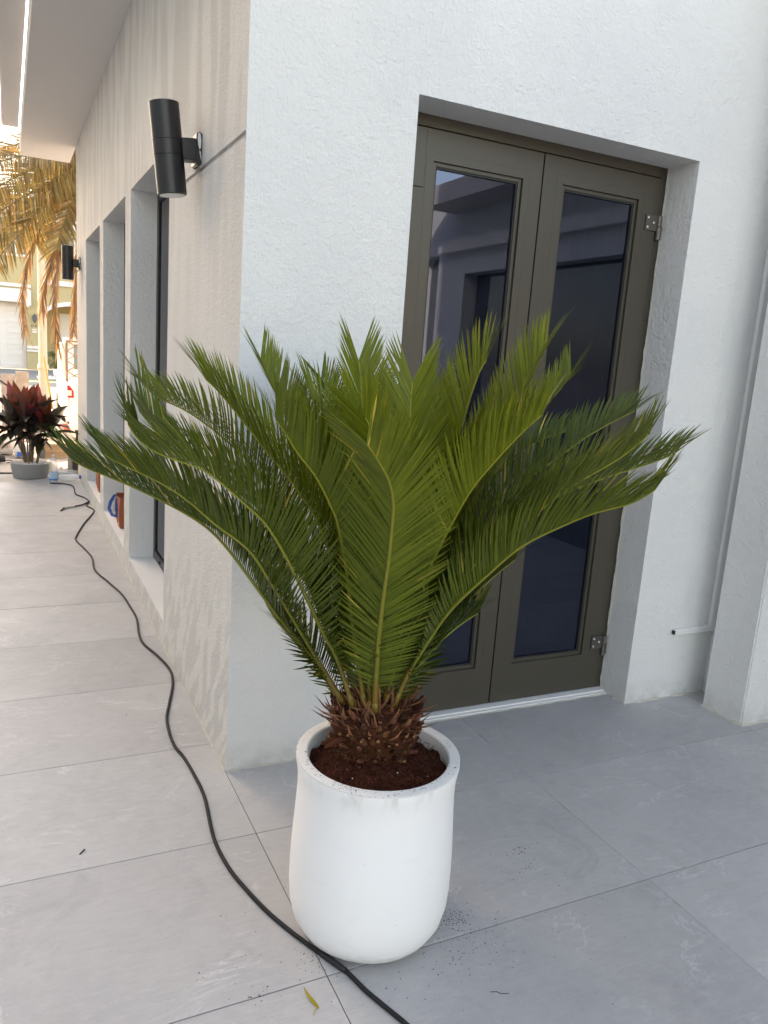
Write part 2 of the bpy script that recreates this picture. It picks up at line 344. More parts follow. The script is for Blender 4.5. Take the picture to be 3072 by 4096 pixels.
# ------------------------------------------------------------------ walls with openings
def wall(mb, fn, u0, u1, v0, v1, th, holes, mi=0, back=True, rmi=None):
    """fn(u, v, d) -> point; d = 0 front, th back. holes: (u0,u1,v0,v1,depth or None)"""
    us = sorted({u0, u1, *[h[0] for h in holes], *[h[1] for h in holes]}); vs_ = sorted({v0, v1, *[h[2] for h in holes], *[h[3] for h in holes]})
    def inh(a, b, c, d):
        for h in holes:
            if a >= h[0] - 1e-9 and b <= h[1] + 1e-9 and c >= h[2] - 1e-9 and d <= h[3] + 1e-9: return h
    for i in range(len(us) - 1):
        for j in range(len(vs_) - 1):
            a, b, c, d = us[i], us[i + 1], vs_[j], vs_[j + 1]; h = inh(a, b, c, d)
            if h is None or h[4] is not None:
                dd = 0 if h is None else h[4]
                mb.quad(fn(a, c, dd), fn(b, c, dd), fn(b, d, dd), fn(a, d, dd), mi=mi)
            if back and (h is None or h[4] is not None): mb.quad(fn(b, c, th), fn(a, c, th), fn(a, d, th), fn(b, d, th), mi=mi)
    front_mi = mi
    for h in holes:
        a, b, c, d, dep = h; t = th if dep is None else dep
        mi = rmi if (rmi is not None and dep is None) else front_mi
        mb.quad(fn(a, c, 0), fn(a, d, 0), fn(a, d, t), fn(a, c, t), mi=mi); mb.quad(fn(b, d, 0), fn(b, c, 0), fn(b, c, t), fn(b, d, t), mi=mi)
        mb.quad(fn(a, d, 0), fn(b, d, 0), fn(b, d, t), fn(a, d, t), mi=mi)
        if c > v0 + 1e-6: mb.quad(fn(b, c, 0), fn(a, c, 0), fn(a, c, t), fn(b, c, t), mi=mi)

# ================================================================== SETTING
def sheet(name, x0, x1, y0, y1, z, mat, kind='structure', nx=1, ny=1):
    mb = MB()
    for i in range(nx):
        for j in range(ny):
            xa, xb = x0 + (x1 - x0) * i / nx, x0 + (x1 - x0) * (i + 1) / nx; ya, yb = y0 + (y1 - y0) * j / ny, y0 + (y1 - y0) * (j + 1) / ny
            mb.quad((xa, ya, z), (xb, ya, z), (xb, yb, z), (xa, yb, z))
    o = mb.build(name, mat); o['kind'] = kind; return o
sheet('ground', -250, 250, -250, 350, -0.030, M['sand'])
sheet('road', -60, 60, 15.0, 22.5, -0.018, M['road'])
sheet('driveway', -30, 30, 24.9, 32.5, -0.010, M['drive'])
mb = MB(); mb.box(-40, 40, 22.5, 24.0, -0.03, 0.03); structure(mb.build('pavement', M['road'], bevel=0.01))
mb = MB(); mb.box(-40, 40, 22.38, 22.497, -0.03, 0.10); structure(mb.build('kerb', M['concrete'], bevel=0.01))
sheet('lawn', -0.1, 30, 24.0, 24.9, 0.02, M['lawn'])

# terrace: a mortar bed with every tile a piece of its own
mb = MB(); mb.box(-5.4, 4.6, -8.0, 6.05, -0.029, -0.004); terrace = structure(mb.build('terrace_floor', M['grout']))
YJ = [-8.0 + 0.395 + 0.6 * k for k in range(-1, 11)] + [-1.005, -0.390, 0.215] + [0.215 + 0.6005 * k for k in range(1, 10)] + [6.05]
YJ = sorted(y for y in YJ if -8.0 <= y <= 6.06); YJ = [y for i, y in enumerate(YJ) if i == 0 or y - YJ[i - 1] > 0.1]
tile_cache = {}
for j in range(len(YJ) - 1):
    y0, y1 = YJ[j], YJ[j + 1]
    xl = [-5.4, -4.8, -3.6, -2.4, -1.2, 0.0]
    xr = [0.0, 1.05, 2.25, 3.45, 4.6] if y0 < -0.005 else []
    if y0 < 0 < y1: pass
    for xs in (xl, xr):
        for i in range(len(xs) - 1):
            xa, xb = xs[i], xs[i + 1]; yb = y1
            if xs is xr and y0 < 0 < y1: yb = 0.17
            sx, sy = xb - xa, yb - y0
            key = (round(sx, 3), round(sy, 3))
            if key not in tile_cache:
                t_ = MB(); g = 0.0011; t_.box(-sx / 2 + g, sx / 2 - g, -sy / 2 + g, sy / 2 - g, -0.0035, 0.0)
                tile_cache[key] = t_.build('floor_tile', M['tile'], bevel=0.0012).data; o = bpy.data.objects['floor_tile'] if len(tile_cache) == 1 else None
                for ob in [q for q in col.objects if q.data is tile_cache[key]]: bpy.data.objects.remove(ob)
            o = bpy.data.objects.new('floor_tile', tile_cache[key]); col.objects.link(o); o.parent = terrace
            o.location = ((xa + xb) / 2, (y0 + yb) / 2, random.uniform(-0.0004, 0.0004))

jr = random.Random(4); y = -7.9
while y < 0.05:
    L_ = jr.uniform(0.12, 0.5); mb = MB(); mb.box(1.0488, 1.0512, y, min(y + L_, 0.1), -0.0034, -0.0005); mb.build('joint_grout', M['tile'], terrace); y += L_ + jr.uniform(0.01, 0.10)

# ================================================================== THE VILLA
villa = thing('villa', (0, 0, 0), 'white plastered villa with bronze double doors and deep side windows', 'building')
HV = 6.5
WIN = [(1.268, 2.497), (2.738, 3.970), (4.209, 5.400)]
WZ0, WZ1 = 0.130, 2.355
DX0, DX1, DZ = 0.582, 1.872, 2.3655
fn_side = lambda u, v, d: (d, u, v)
mb = MB()
wall(mb, lambda u, v, d: (d, -u, v), -6.45, 0.0, 0.0, HV, 0.15,
     [(-b, -a, WZ0, WZ1, None) for a, b in WIN] + [(-1.20, -0.004, 2.135, 2.153, 0.010), (-6.45, -6.02, 2.135, 2.150, 0.012), (-6.45, -5.62, 0.995, 1.0, 0.004)], back=False, rmi=1)
mb.build('side_wall', M['side'], villa, mats=[M['side'], M['plaster']])
mb = MB()
wall(mb, lambda u, v, d: (u, d, v), 0.0, 2.40, 0.0, HV, 0.17, [(DX0, DX1, 0.0, DZ, None)], back=False)
mb.build('door_wall', M['plaster'], villa)
mb = MB(); mb.box(2.372, 4.6, -0.125, 0.16, 0, HV); mb.build('wall_return', M['plaster'], villa)
mb = MB(); mb.box(2.235, 4.6, -0.345, -0.1255, 0, HV); mb.build('pilaster', M['plaster'], villa, bevel=0.006)
mb = MB(); mb.quad((0.16, 6.45, 0), (0.0, 6.45, 0), (0.0, 6.45, HV), (0.16, 6.45, HV)); mb.quad((8, 6.45, 0), (0.16, 6.45, 0), (0.16, 6.45, HV), (8, 6.45, HV)); mb.build('back_wall', M['plaster'], villa)
mb = MB(); mb.quad((0, 0, HV), (8, 0, HV), (8, 6.45, HV), (0, 6.45, HV)); mb.quad((8, 0, 0), (8, 6.45, 0), (8, 6.45, HV), (8, 0, HV)); mb.build('roof', M['roof'], villa)
# eaves: stepped soffit
mb = MB(); mb.box(-0.50, -0.001, -0.9, 7.30, 3.353, 3.53); mb.build('soffit', M['soffit'], villa)
mb = MB(); mb.box(-0.675, -0.512, -0.9, 7.1, 3.58, 3.75); mb.build('eaves_beam', M['soffit'], villa)
mb = MB(); mb.box(-0.513, -0.499, -0.9, -0.8, 3.45, 3.74); mb.build('beam_bracket', M['soffit'], villa)
# rough filler where wall meets floor
def filler(pts, name, r=0.007, parent=villa, mat='sealant'):
    mb = MB(); P = []
    for i in range(len(pts) - 1):
        a, b = Vector(pts[i]), Vector(pts[i + 1]); n = max(2, int((b - a).length / 0.03))
        for k in range(n): P.append(a.lerp(b, k / n))
    P.append(Vector(pts[-1]))
    mb.tube([(p.x + random.uniform(-1, 1) * r * 0.3, p.y + random.uniform(-1, 1) * r * 0.3, p.z) for p in P], [r * random.choice([0.25, 0.5, 0.8, 1.1, 1.3]) for _ in P], 5, flat=1)
    return mb.build(name, M[mat], parent)
filler([(-0.001, 6.4, 0.0), (-0.001, 0.0, 0.0)], 'floor_joint', 0.006)
filler([(0.0, -0.001, 0.0), (DX0, -0.001, 0.0)], 'floor_joint', 0.006)
filler([(DX1, 0.165, 0.0), (DX1, -0.001, 0.0), (2.37, -0.002, 0.0)], 'floor_joint', 0.009)
filler([(2.372, -0.126, 0.0), (2.236, -0.127, 0), (2.235, -0.345, 0.0), (3.2, -0.346, 0)], 'floor_joint', 0.008)
filler([(DX1 - 0.002, 0.166, 0.0), (DX1 - 0.002, 0.166, 2.36)], 'jamb_sealant', 0.004)
# dirt caught in the recess behind the pilaster
# windows of the side wall
for a, b in WIN:
    z0, z1 = WZ0, WZ1; fw = 0.045
    mb = MB()
    mb.box(0.150, 0.205, a - 0.004, a + fw, z0 - 0.004, z1 + 0.004); mb.box(0.150, 0.205, b - fw, b + 0.004, z0 - 0.004, z1 + 0.004)
    mb.box(0.1505, 0.205, a + fw, b - fw, z0 - 0.004, z0 + fw); mb.box(0.1505, 0.205, a + fw, b - fw, z1 - fw, z1 + 0.004)
    wf = mb.build('window', M['bronze2'], villa, bevel=0.002)
    mb = MB(); g = fw - 0.001
    for q in ((a + g, a + g + 0.012, z0 + g, z1 - g), (b - g - 0.012, b - g, z0 + g, z1 - g), (a + g, b - g, z0 + g, z0 + g + 0.012), (a + g, b - g, z1 - g - 0.012, z1 - g)):
        mb.box(0.153, 0.166, q[0], q[1], q[2], q[3])
    mb.build('gasket', M['gasket'], wf)
    mb = MB(); mb.box(0.160, 0.166, a + 0.035, b - 0.035, z0 + 0.035, z1 - 0.035); mb.build('pane', M['wglass'], wf)
    mb = MB(); mb.tube([(0.142, b - 0.16 - (b - a) * 0.08, z0 + 0.03), (0.152, b - 0.16 - (b - a) * 0.08, z0 + 0.03)], 0.010, 10); mb.build('drain_cap', M['gasket'], wf)
# double door -------------------------------------------------------
YF = 0.172                      # front of the fixed frame
mb = MB()
mb.box(DX0 - 0.02, 0.655, YF, YF + 0.07, 0, 2.40); mb.box(1.846, DX1 + 0.06, YF, YF + 0.07, 0, 2.40); mb.box(0.655, 1.846, YF, YF + 0.07, 2.325, 2.40)
mb.build('door_frame', M['bronze'], villa, bevel=0.002)
mb = MB(); mb.box(DX0 + 0.002, DX1 - 0.002, 0.135, YF + 0.06, 0.001, 0.014); mb.box(DX0 + 0.002, DX1 - 0.002, 0.118, 0.1345, 0.0005, 0.008)
mb.build('threshold', M['pvc'], villa, bevel=0.002)
filler([(DX0, 0.116, 0.0), (DX1, 0.116, 0.0)], 'threshold_joint', 0.005)
def leaf_door(x0, x1, gx0, gx1, gz0, gz1):
    z0, z1 = 0.018, 2.320; y0, y1 = YF - 0.004, YF + 0.045
    mb = MB(); wall(mb, lambda u, v, d: (u, y0 + d, v), x0, x1, z0, z1, y1 - y0, [(gx0, gx1, gz0, gz1, None)])
    for xx in (x0, x1): mb.quad((xx, y0, z0), (xx, y1, z0), (xx, y1, z1), (xx, y0, z1))
    for zz in (z0, z1): mb.quad((x0, y0, zz), (x1, y0, zz), (x1, y1, zz), (x0, y1, zz))
    mb.quad((gx0, y0, gz0), (gx1, y0, gz0), (gx1, y1, gz0), (gx0, y1, gz0)) if False else None
    d = mb.build('door_leaf', M['bronze'], villa)
    mb = MB(); e = 0.016                                   # glazing bead, stepped back
    for q in ((gx0, gx0 + e, gz0, gz1), (gx1 - e, gx1, gz0, gz1), (gx0 + e, gx1 - e, gz0, gz0 + e), (gx0 + e, gx1 - e, gz1 - e, gz1)):
        mb.box(q[0], q[1], y0 + 0.010, y0 + 0.030, q[2], q[3])
    mb.build('glazing_bead', M['bronze'], d, bevel=0.002)
    mb = MB(); g2 = e + 0.006
    for q in ((gx0 + e, gx0 + g2, gz0 + e, gz1 - e), (gx1 - g2, gx1 - e, gz0 + e, gz1 - e), (gx0 + g2, gx1 - g2, gz0 + e, gz0 + g2), (gx0 + g2, gx1 - g2, gz1 - g2, gz1 - e)):
        mb.box(q[0], q[1], y0 + 0.014, y0 + 0.028, q[2], q[3])
    mb.build('gasket', M['gasket'], d)
    mb = MB(); mb.box(gx0 + 0.01, gx1 - 0.01, y0 + 0.022, y0 + 0.0275, gz0 + 0.01, gz1 - 0.01); mb.build('glass_pane', M['glass'], d)
    # hairline of the inner profile
    mb = MB(); h = 0.030
    for q in ((gx0 - h, gx0 - h + 0.0015, gz0, gz1 + h), (gx1 + h, gx1 + h + 0.0015, gz0, gz1 + h), (gx0 - h, gx1 + h, gz1 + h, gz1 + h + 0.0015)):
        mb.box(q[0], q[1], y0 - 0.0006, y0 + 0.001, q[2], q[3])
    mb.build('profile_seam', M['bronze2'], d)
    return d
leafL = leaf_door(0.660, 1.2285, 0.745, 1.142, 0.192, 2.214)
leafR = leaf_door(1.2355, 1.841, 1.332, 1.732, 0.192, 2.222)
mb = MB(); mb.box(1.2285, 1.2355, YF + 0.012, YF + 0.03, 0.018, 2.32); mb.build('meeting_gap', M['gasket'], villa)
for hz in (2.128, 0.238):
    mb = MB()
    mb.box(1.778, 1.845, YF - 0.011, YF - 0.0045, hz - 0.02, hz + 0.042)
    mb.box(1.850, 1.876, YF - 0.010, YF - 0.0005, hz - 0.052, hz + 0.0)
    mb.tube([(1.852, YF - 0.012, hz - 0.055), (1.852, YF - 0.012, hz - 0.004)], 0.011, 12); mb.tube([(1.852, YF - 0.012, hz - 0.001), (1.852, YF - 0.012, hz + 0.042)], 0.011, 12)
    h_ = mb.build('hinge', M['steel'], leafR, smooth=30)
    mb = MB()
    for sx, sz in ((1.790, 0.03), (1.790, -0.008), (1.822, 0.012)): mb.tube([(sx, YF - 0.0125, hz + sz), (sx, YF - 0.010, hz + sz)], 0.0045, 8)
    h2 = mb.build('hinge_screws', M['pvc'], leafR); h2['kind'] = 'stuff'
mb = MB(); mb.box(DX0 + 0.06, 0.708, YF - 0.009, YF - 0.0045, 2.116, 2.320); mb.build('cover_strip', M['bronze'], leafL, bevel=0.002)
# trunking on the wall
cond = thing('cable_trunking', (2.36, 0, 0.3), 'white plastic cable trunking bent into an L beside the pilaster', 'trunking')
mb = MB(); mb.box(2.335, 2.369, -0.022, -0.0005, 0.318, HV - 0.5); mb.build('upright_channel', M['pvc'], cond, bevel=0.003)
mb = MB(); mb.box(2.112, 2.335, -0.022, -0.0005, 0.318, 0.346); mb.build('level_channel', M['pvc'], cond, bevel=0.003)
mb = MB(); mb.box(2.106, 2.1135, -0.018, -0.003, 0.323, 0.341); mb.build('end_shade_block', M['gasket'], cond)  # solid black block standing in for the shade inside the hollow channel
# room behind the glass
mb = MB()
mb.quad((0.28, 0.26, 0.005), (4.4, 0.26, 0.005), (4.4, 5.2, 0.005), (0.28, 5.2, 0.005)); mb.build('room_floor', M['parq'], villa)
mb = MB(); mb.quad((0.28, 5.2, 0), (4.4, 5.2, 0), (4.4, 5.2, 2.9), (0.28, 5.2, 2.9)); mb.quad((4.4, 0.26, 0), (4.4, 5.2, 0), (4.4, 5.2, 2.9), (4.4, 0.26, 2.9)); mb.quad((0.28, 0.26, 2.9), (4.4, 0.26, 2.9), (4.4, 5.2, 2.9), (0.28, 5.2, 2.9)); mb.build('room_wall', M['room'], villa)
cu = thing('curtain', (1.9, 0.62, 0), 'brown gathered curtain hanging behind the door glass', 'curtain')
mb = MB(); n = 70
vs_ = []; fs = []
for i in range(n + 1):
    x = 1.52 + 0.75 * i / n; y = 0.62 + 0.035 * math.sin(i * 0.9) + 0.01 * math.sin(i * 2.3)
    vs_ += [(x, y, 0.03), (x, y, 2.5)]
for i in range(n): fs.append((2 * i, 2 * i + 2, 2 * i + 3, 2 * i + 1))
mb.add(vs_, fs); mb.build('cloth', M['curtain'], cu, smooth=True)

# ================================================================== OFF-FRAME NEIGHBOURS THAT SHADE THE COURT
nb = thing('unseen_shade_villa', (-5.6, 4, 0), 'unseen tall white villa added to shade the paved court', 'building')  # unseen block, its height and length set to keep sun off the court
mb = MB(); wall(mb, lambda u, v, d: (-5.5 - d, u, v), -9.0, 14.4, 0, 8.9, 0.25, [(y, y + 1.2, z, z + 1.5, None) for y in (-6.5, -3, 0.5, 4, 7.5, 11) for z in (1.0, 4.6)], back=False)
mb.build('wall', M['plaster'], nb)
mb = MB(); mb.quad((-5.5, 14.4, 0), (-14, 14.4, 0), (-14, 14.4, 8.9), (-5.5, 14.4, 8.9)); mb.quad((-14, -9, 0), (-5.5, -9, 0), (-5.5, -9, 8.9), (-14, -9, 8.9)); mb.quad((-5.5, -9, 8.9), (-5.5, 14.4, 8.9), (-14, 14.4, 8.9), (-14, -9, 8.9)); mb.build('roof', M['roof'], nb)
for y in (-6.5, -3, 0.5, 4, 7.5, 11):
    for z in (1.0, 4.6):
        mb = MB(); mb.box(-5.72, -5.66, y, y + 1.2, z, z + 1.5); mb.build('window', M['dglass'], nb)
cw = thing('court_wing', (3.7, -4, 0), 'white wing of the villa with arched window mirrored in the door glass', 'building')
mb = MB(); wall(mb, lambda u, v, d: (3.6 + d, u, v), -9.0, -0.345, 0, 3.2, 0.2, [(-5.2, -4.86, 1.4, 2.62, None), (-4.3, -0.75, 0.0, 2.40, None)], back=False)
mb.build('wall', M['plaster'], cw)
mb = MB(); mb.box(3.52, 3.60, -4.75, -0.4, 2.62, 2.74); mb.build('moulding', M['white'], cw)
mb = MB(); mb.box(3.2, 3.6, -4.6, -0.36, 3.02, 3.2); mb.build('canopy', M['soffit'], cw)
mb = MB(); mb.box(3.76, 3.8, -4.3, -0.75, 0, 2.4); mb.build('sliding_door', M['dglass'], cw)
mb = MB()
pts = [(-5.03 + 0.17 * math.cos(a), 2.45 + 0.17 * math.sin(a)) for a in [math.pi * k / 12 for k in range(13)]]
mb.add([(3.70, y, z) for y, z in pts] + [(3.70, -5.2, 1.4), (3.70, -4.86, 1.4)], [tuple(range(13)) + (13, 14)]); mb.build('window', M['dglass'], cw)

# ================================================================== WALL LAMPS
def lamp(loc, label, tilt=0.0):
    o = Vector(loc); L = thing('wall_lamp', loc, label, 'lamp', 'black up and down wall lamps')
    r = 0.0545; z0, z1 = -0.162, 0.158; ax = o.x - 0.118
    b = Vector((ax, o.y, o.z))
    mb = MB(); mb.lathe([(r - 0.004, z0), (r, z0 + 0.002), (r, -0.0265), (r - 0.0015, -0.026), (r - 0.0015, -0.025)], 48, b)
    mb.lathe([(r - 0.0015, 0.027), (r - 0.0015, 0.028), (r, 0.0285), (r, z1 - 0.002), (r - 0.004, z1)], 48, b); mb.build('housing', M['black'], L, smooth=40)
    mb = MB(); mb.lathe([(r - 0.002, -0.0245), (r + 0.0005, -0.024), (r + 0.0005, 0.026), (r - 0.002, 0.0265)], 48, b); mb.build('centre_band', M['black'], L, smooth=40)
    mb = MB(); mb.lathe([(0.0, -0.003), (0.046, -0.003), (0.046, 0.001), (0.0, 0.001)], 32, b + Vector((0, 0, z0))); mb.build('lens', M['lens'], L, smooth=30)
    mb = MB(); mb.lathe([(0.0, -0.001), (0.046, -0.001), (0.046, 0.002), (0.0, 0.002)], 32, b + Vector((0, 0, z1))); mb.build('lens', M['lens'], L, smooth=30)
    mb = MB(); mb.box(ax + 0.045, o.x - 0.018, o.y - 0.034, o.y + 0.034, o.z - 0.040, o.z + 0.036); mb.build('bracket', M['black'], L, bevel=0.003)
    mb = MB(); mb.box(o.x - 0.022, o.x - 0.0005, o.y - 0.045, o.y + 0.045, o.z - 0.058, o.z + 0.058); pl = mb.build('mounting_plate', M['black'], L, bevel=0.004)
    mb = MB()                                           # paint splashed on the plate's edge
    mb.add([(o.x - 0.0225 + dx, o.y - 0.0463, o.z + dz) for dx, dz in ((0.006, 0.055), (0.014, 0.052), (0.018, 0.03), (0.017, 0.005), (0.012, -0.004), (0.007, 0.012), (0.004, 0.035))], [tuple(range(7))])
    mb.add([(o.x - 0.0225 + dx, o.y - 0.0463, o.z + dz) for dx, dz in ((0.011, -0.008), (0.016, -0.010), (0.0195, -0.03), (0.020, -0.045), (0.016, -0.03))], [tuple(range(5))])
    mb.build('paint_smear', M['paintmark'], pl)
    mb = MB(); mb.tube([(o.x - 0.002, o.y - 0.04 + 0.02 * k, o.z - 0.060 + random.uniform(-0.002, 0.002)) for k in range(5)], 0.006, 5); mb.build('filler_bead', M['sealant'], pl)
    if tilt:
        pv = Vector((-0.03, 0, 0)); Rm = Matrix.Translation(pv) @ Matrix.Rotation(tilt, 4, 'Y') @ Matrix.Translation(-pv)
        for ch in L.children:
            if ch.name.split('.')[0] != 'mounting_plate': ch.data.transform(Rm)
    return L
lamp((0.0, 0.656, 2.213), 'black cylinder wall lamp near the corner, in front of the deep windows', RAD(-6.5))
lamp((0.0, 6.00, 2.190), 'black cylinder wall lamp at the far end of the side wall')

# ================================================================== POT, SOIL, CYCAD
PX, PY = 0.170, -0.860; AX = Vector((PX, PY, 0))
pot = thing('plant_pot', (PX, PY, 0), 'round white plant pot with thick rim holding the cycad', 'pot')
RH = 0.497
prof = [(0.0, 0.0), (0.134, 0.0), (0.162, 0.007), (0.185, 0.024), (0.2025, 0.054), (0.2115, 0.092), (0.2148, 0.135), (0.2150, 0.185), (0.2135, 0.240), (0.2105, 0.300), (0.2070, 0.360), (0.2050, 0.405), (0.2055, 0.440), (0.2085, 0.465), (0.2120, 0.483), (0.2120, RH - 0.004)]
mb = MB(); mb.lathe(prof[1:], 96, (PX, PY, 0.0), cap=(True, False)); body = mb.build('body', M['pot'], pot, smooth=50)
mb = MB(); mb.lathe([(0.2121, RH - 0.0045), (0.2125, RH - 0.001), (0.2105, RH), (0.186, RH), (0.1825, RH - 0.003), (0.1805, RH - 0.02), (0.178, 0.40), (0.172, 0.36)], 96, (PX, PY, 0), cap=(False, False)); bm_ = mb.build('rim', M['rim'], pot, smooth=40)
def hsh(x, y, s=1.0):
    v = math.sin(x * 127.1 * s + y * 311.7 * s) * 43758.5453; return v - math.floor(v)
def vnoise(x, y):
    xi, yi = math.floor(x), math.floor(y); fx, fy = x - xi, y - yi; fx = fx * fx * (3 - 2 * fx); fy = fy * fy * (3 - 2 * fy)
    a, b, c, d = hsh(xi, yi), hsh(xi + 1, yi), hsh(xi, yi + 1), hsh(xi + 1, yi + 1)
    return (a * (1 - fx) + b * fx) * (1 - fy) + (c * (1 - fx) + d * fx) * fy
mb = MB(); vs_ = []; fs = []; NR, NA = 34, 110
for i in range(NR + 1):
    r = 0.1795 * i / NR
    for k in range(NA):
        a = 2 * math.pi * k / NA; x, y = r * math.cos(a), r * math.sin(a)
        z = 0.462 + 0.022 * math.exp(-((r - 0.06) / 0.07) ** 2) + 0.020 * (vnoise(x * 28 + 50, y * 28 + 50) - 0.5) + 0.012 * (vnoise(x * 90 + 9, y * 90 + 9) - 0.5) + 0.006 * (vnoise(x * 230, y * 230) - 0.5)
        if i == NR: z -= 0.004
        vs_.append((PX + x, PY + y, z))
for i in range(NR):
    for k in range(NA):
        k2 = (k + 1) % NA; fs.append((i * NA + k, i * NA + k2, (i + 1) * NA + k2, (i + 1) * NA + k))
mb.add(vs_, fs); soil = mb.build('potting_soil', M['soil'], None, smooth=True, origin=(PX, PY, 0.44)); tag(soil, 'dark red brown coir soil heaped inside the white pot', 'soil', kind='stuff')
# fibres, crumbs and perlite on the soil
mb = MB()
for _ in range(420):
    a = random.uniform(0, 6.283); r = math.sqrt(random.random()) * 0.168; x, y = PX + r * math.cos(a), PY + r * math.sin(a)
    z = 0.470 + 0.020 * math.exp(-((r - 0.06) / 0.07) ** 2); l = random.uniform(0.008, 0.035); b = random.uniform(0, 6.283)
    c = random.choice([(0.55, 0.45, 0.4), (0.9, 0.8, 0.7), (0.35, 0.3, 0.3), (1.2, 1.0, 0.85)])
    mb.tube([(x, y, z - 0.004), (x + l * 0.5 * math.cos(b), y + l * 0.5 * math.sin(b), z + random.uniform(0.0, 0.010)), (x + l * math.cos(b + 0.6), y + l * math.sin(b + 0.6), z - 0.002)], random.uniform(0.0004, 0.0009), 3, False, c)
o = mb.build('soil_fibres', M['fibre'], soil, colour=True); o['kind'] = 'stuff'
mb = MB()
for _ in range(11):
    a = random.uniform(0, 6.283); r = random.uniform(0.09, 0.172); x, y = PX + r * math.cos(a), PY + r * math.sin(a); s = random.uniform(0.0008, 0.0022)
    mb.lathe([(0, -s), (s, -s * 0.3), (s * 0.8, s * 0.6), (0, s)], 6, (x, y, 0.470 + 0.020 * math.exp(-((r - 0.06) / 0.07) ** 2)))
o = mb.build('perlite', M['pebble'], soil); o['kind'] = 'stuff'

AX = AX + FH * 0.05 - Vector((FH.y, -FH.x, 0)) * 0.014
cyc = thing('sago_cycad', (AX.x, AX.y, 0.43), 'large green cycad with long feathery fronds growing in the white pot', 'cycad')
TOP = 0.615
mb = MB(); prof = []
for i in range(15):
    t = i / 14; prof.append((0.088 + 0.026 * min(1, t / 0.72) - (0.060 * max(0, t - 0.78) / 0.22), 0.42 + (TOP + 0.02 - 0.42) * t))
mb.lathe(prof + [(0.0, TOP + 0.022)], 40, (AX.x, AX.y, 0))
mb.v = [(AX.x + (x - AX.x) * (1 + 0.10 * (vnoise(x * 70 + z * 40, y * 70 + 9) - 0.5)), AX.y + (y - AX.y) * (1 + 0.10 * (vnoise(x * 70 + z * 40, y * 70 + 9) - 0.5)), z + 0.012 * (vnoise(x * 60, y * 60 + z * 30) - 0.5)) for x, y, z in mb.v]
mb.c = [(0.55, 0.47, 0.44)] * len(mb.c)
trunk = mb.build('trunk', M['fibre'], cyc, smooth=True, colour=True)
# old leaf bases wrapped round the trunk
k = 0
for row in range(7):
    z = 0.470 + row * 0.022; n = 19 + row % 3
    for i in range(n):
        a = 2 * math.pi * (i + 0.37 * row) / n + random.uniform(-0.14, 0.14); z = 0.470 + row * 0.022 + random.uniform(-0.008, 0.008); d = Vector((math.cos(a), math.sin(a), 0))
        r0 = 0.088 + row * 0.0035 + random.uniform(-0.004, 0.006); up = 0.35 + row * 0.14 + random.uniform(-0.2, 0.25); l = random.uniform(0.020, 0.034)
        p0 = AX + d * r0 + Vector((0, 0, z)); p1 = p0 + (d * math.cos(up) + Vector((0, 0, math.sin(up)))) * l
        sh = random.choice([0.3, 0.5, 0.8, 1.2, 1.7]); c = (sh, sh * random.uniform(0.9, 1.25), sh * random.uniform(0.85, 1.4))
        mb = MB(); mb.tube([p0 - d * 0.01, p0.lerp(p1, 0.5), p1], [0.0105, 0.0088, 0.0052], 7, True, c, flat=0.7)
        ob = mb.build('leaf_base', M['fibre'], trunk, colour=True)
# pale cut stubs
stub_a = [-2.55, -2.28, -2.12, -1.95, -1.72, -1.55, -1.36, -1.10, -0.92, -0.72, -0.5, -2.8, 0.4, 1.3, 2.2]
for i, a in enumerate(stub_a):
    d = Vector((math.cos(a), math.sin(a), 0)); z = 0.538 + 0.030 * hsh(i, 3)
    p0 = AX + d * 0.102 + Vector((0, 0, z)); p1 = p0 + (d * 0.9 + Vector((0, 0, 0.42))) * random.uniform(0.024, 0.034)
    mb = MB(); mb.tube([p0, p1], [0.0090, 0.0062], 9, False, (0.75, 0.68, 0.6), flat=random.uniform(0.6, 0.95)); mb.tube([p1 - (p1 - p0) * 0.02, p1 + (p1 - p0) * 0.03], random.uniform(0.0035, 0.0056), 7, True, (1.9, 2.3, 2.1), flat=0.8); mb.build('cut_stub', M['fibre'], trunk, colour=True)
# fibre mat and spiky scales round the crown
mb = MB()
for _ in range(900):
    a = random.uniform(0, 6.283); d = Vector((math.cos(a), math.sin(a), 0)); z = random.uniform(0.44, TOP + 0.03); r = 0.092 + (z - 0.44) * 0.12 - max(0, z - 0.59) * 0.8
    p = AX + d * (r + 0.006) + Vector((0, 0, z)); t = Vector((-d.y, d.x, 0)); l = random.uniform(0.008, 0.028)
    q = p + (t * random.uniform(-1, 1) + Vector((0, 0, random.uniform(-0.8, 1))) + d * random.uniform(0.1, 0.7)) * l
    s = random.uniform(0.5, 2.2); mb.tube([p, q], [0.0008, 0.0003], 3, False, (s, s * 0.95, s * 0.9))
o = mb.build('fibre_mat', M['fibre'], trunk, colour=True); o['kind'] = 'stuff'
for i in range(190):
    a = random.uniform(0, 6.283); d = Vector((math.cos(a), math.sin(a), 0)); z = random.uniform(0.545, 0.645); out = random.uniform(0.15, 1.0)
    r = 0.107 - max(0, z - 0.590) * 1.0; l = random.uniform(0.030, 0.085)
    p0 = AX + d * (r - 0.006) + Vector((0, 0, z)); t = Vector((-d.y, d.x, 0)) * random.uniform(-0.35, 0.35)
    p1 = p0 + (d * out + Vector((0, 0, 0.85 - 0.5 * out)) + t).normalized() * l * 0.55; p2 = p1 + (d * out * 0.7 + Vector((0, 0, 1.0 - 0.6 * out)) + t).normalized() * l * 0.5
    s = random.uniform(0.9, 3.4); mb = MB(); mb.tube([p0, p1, p2], [0.0060, 0.0040, 0.0005], 5, True, (s, s * 1.10, s * 1.15), flat=0.5)
    mb.build('scale_leaf', M['fibre'], trunk, colour=True)
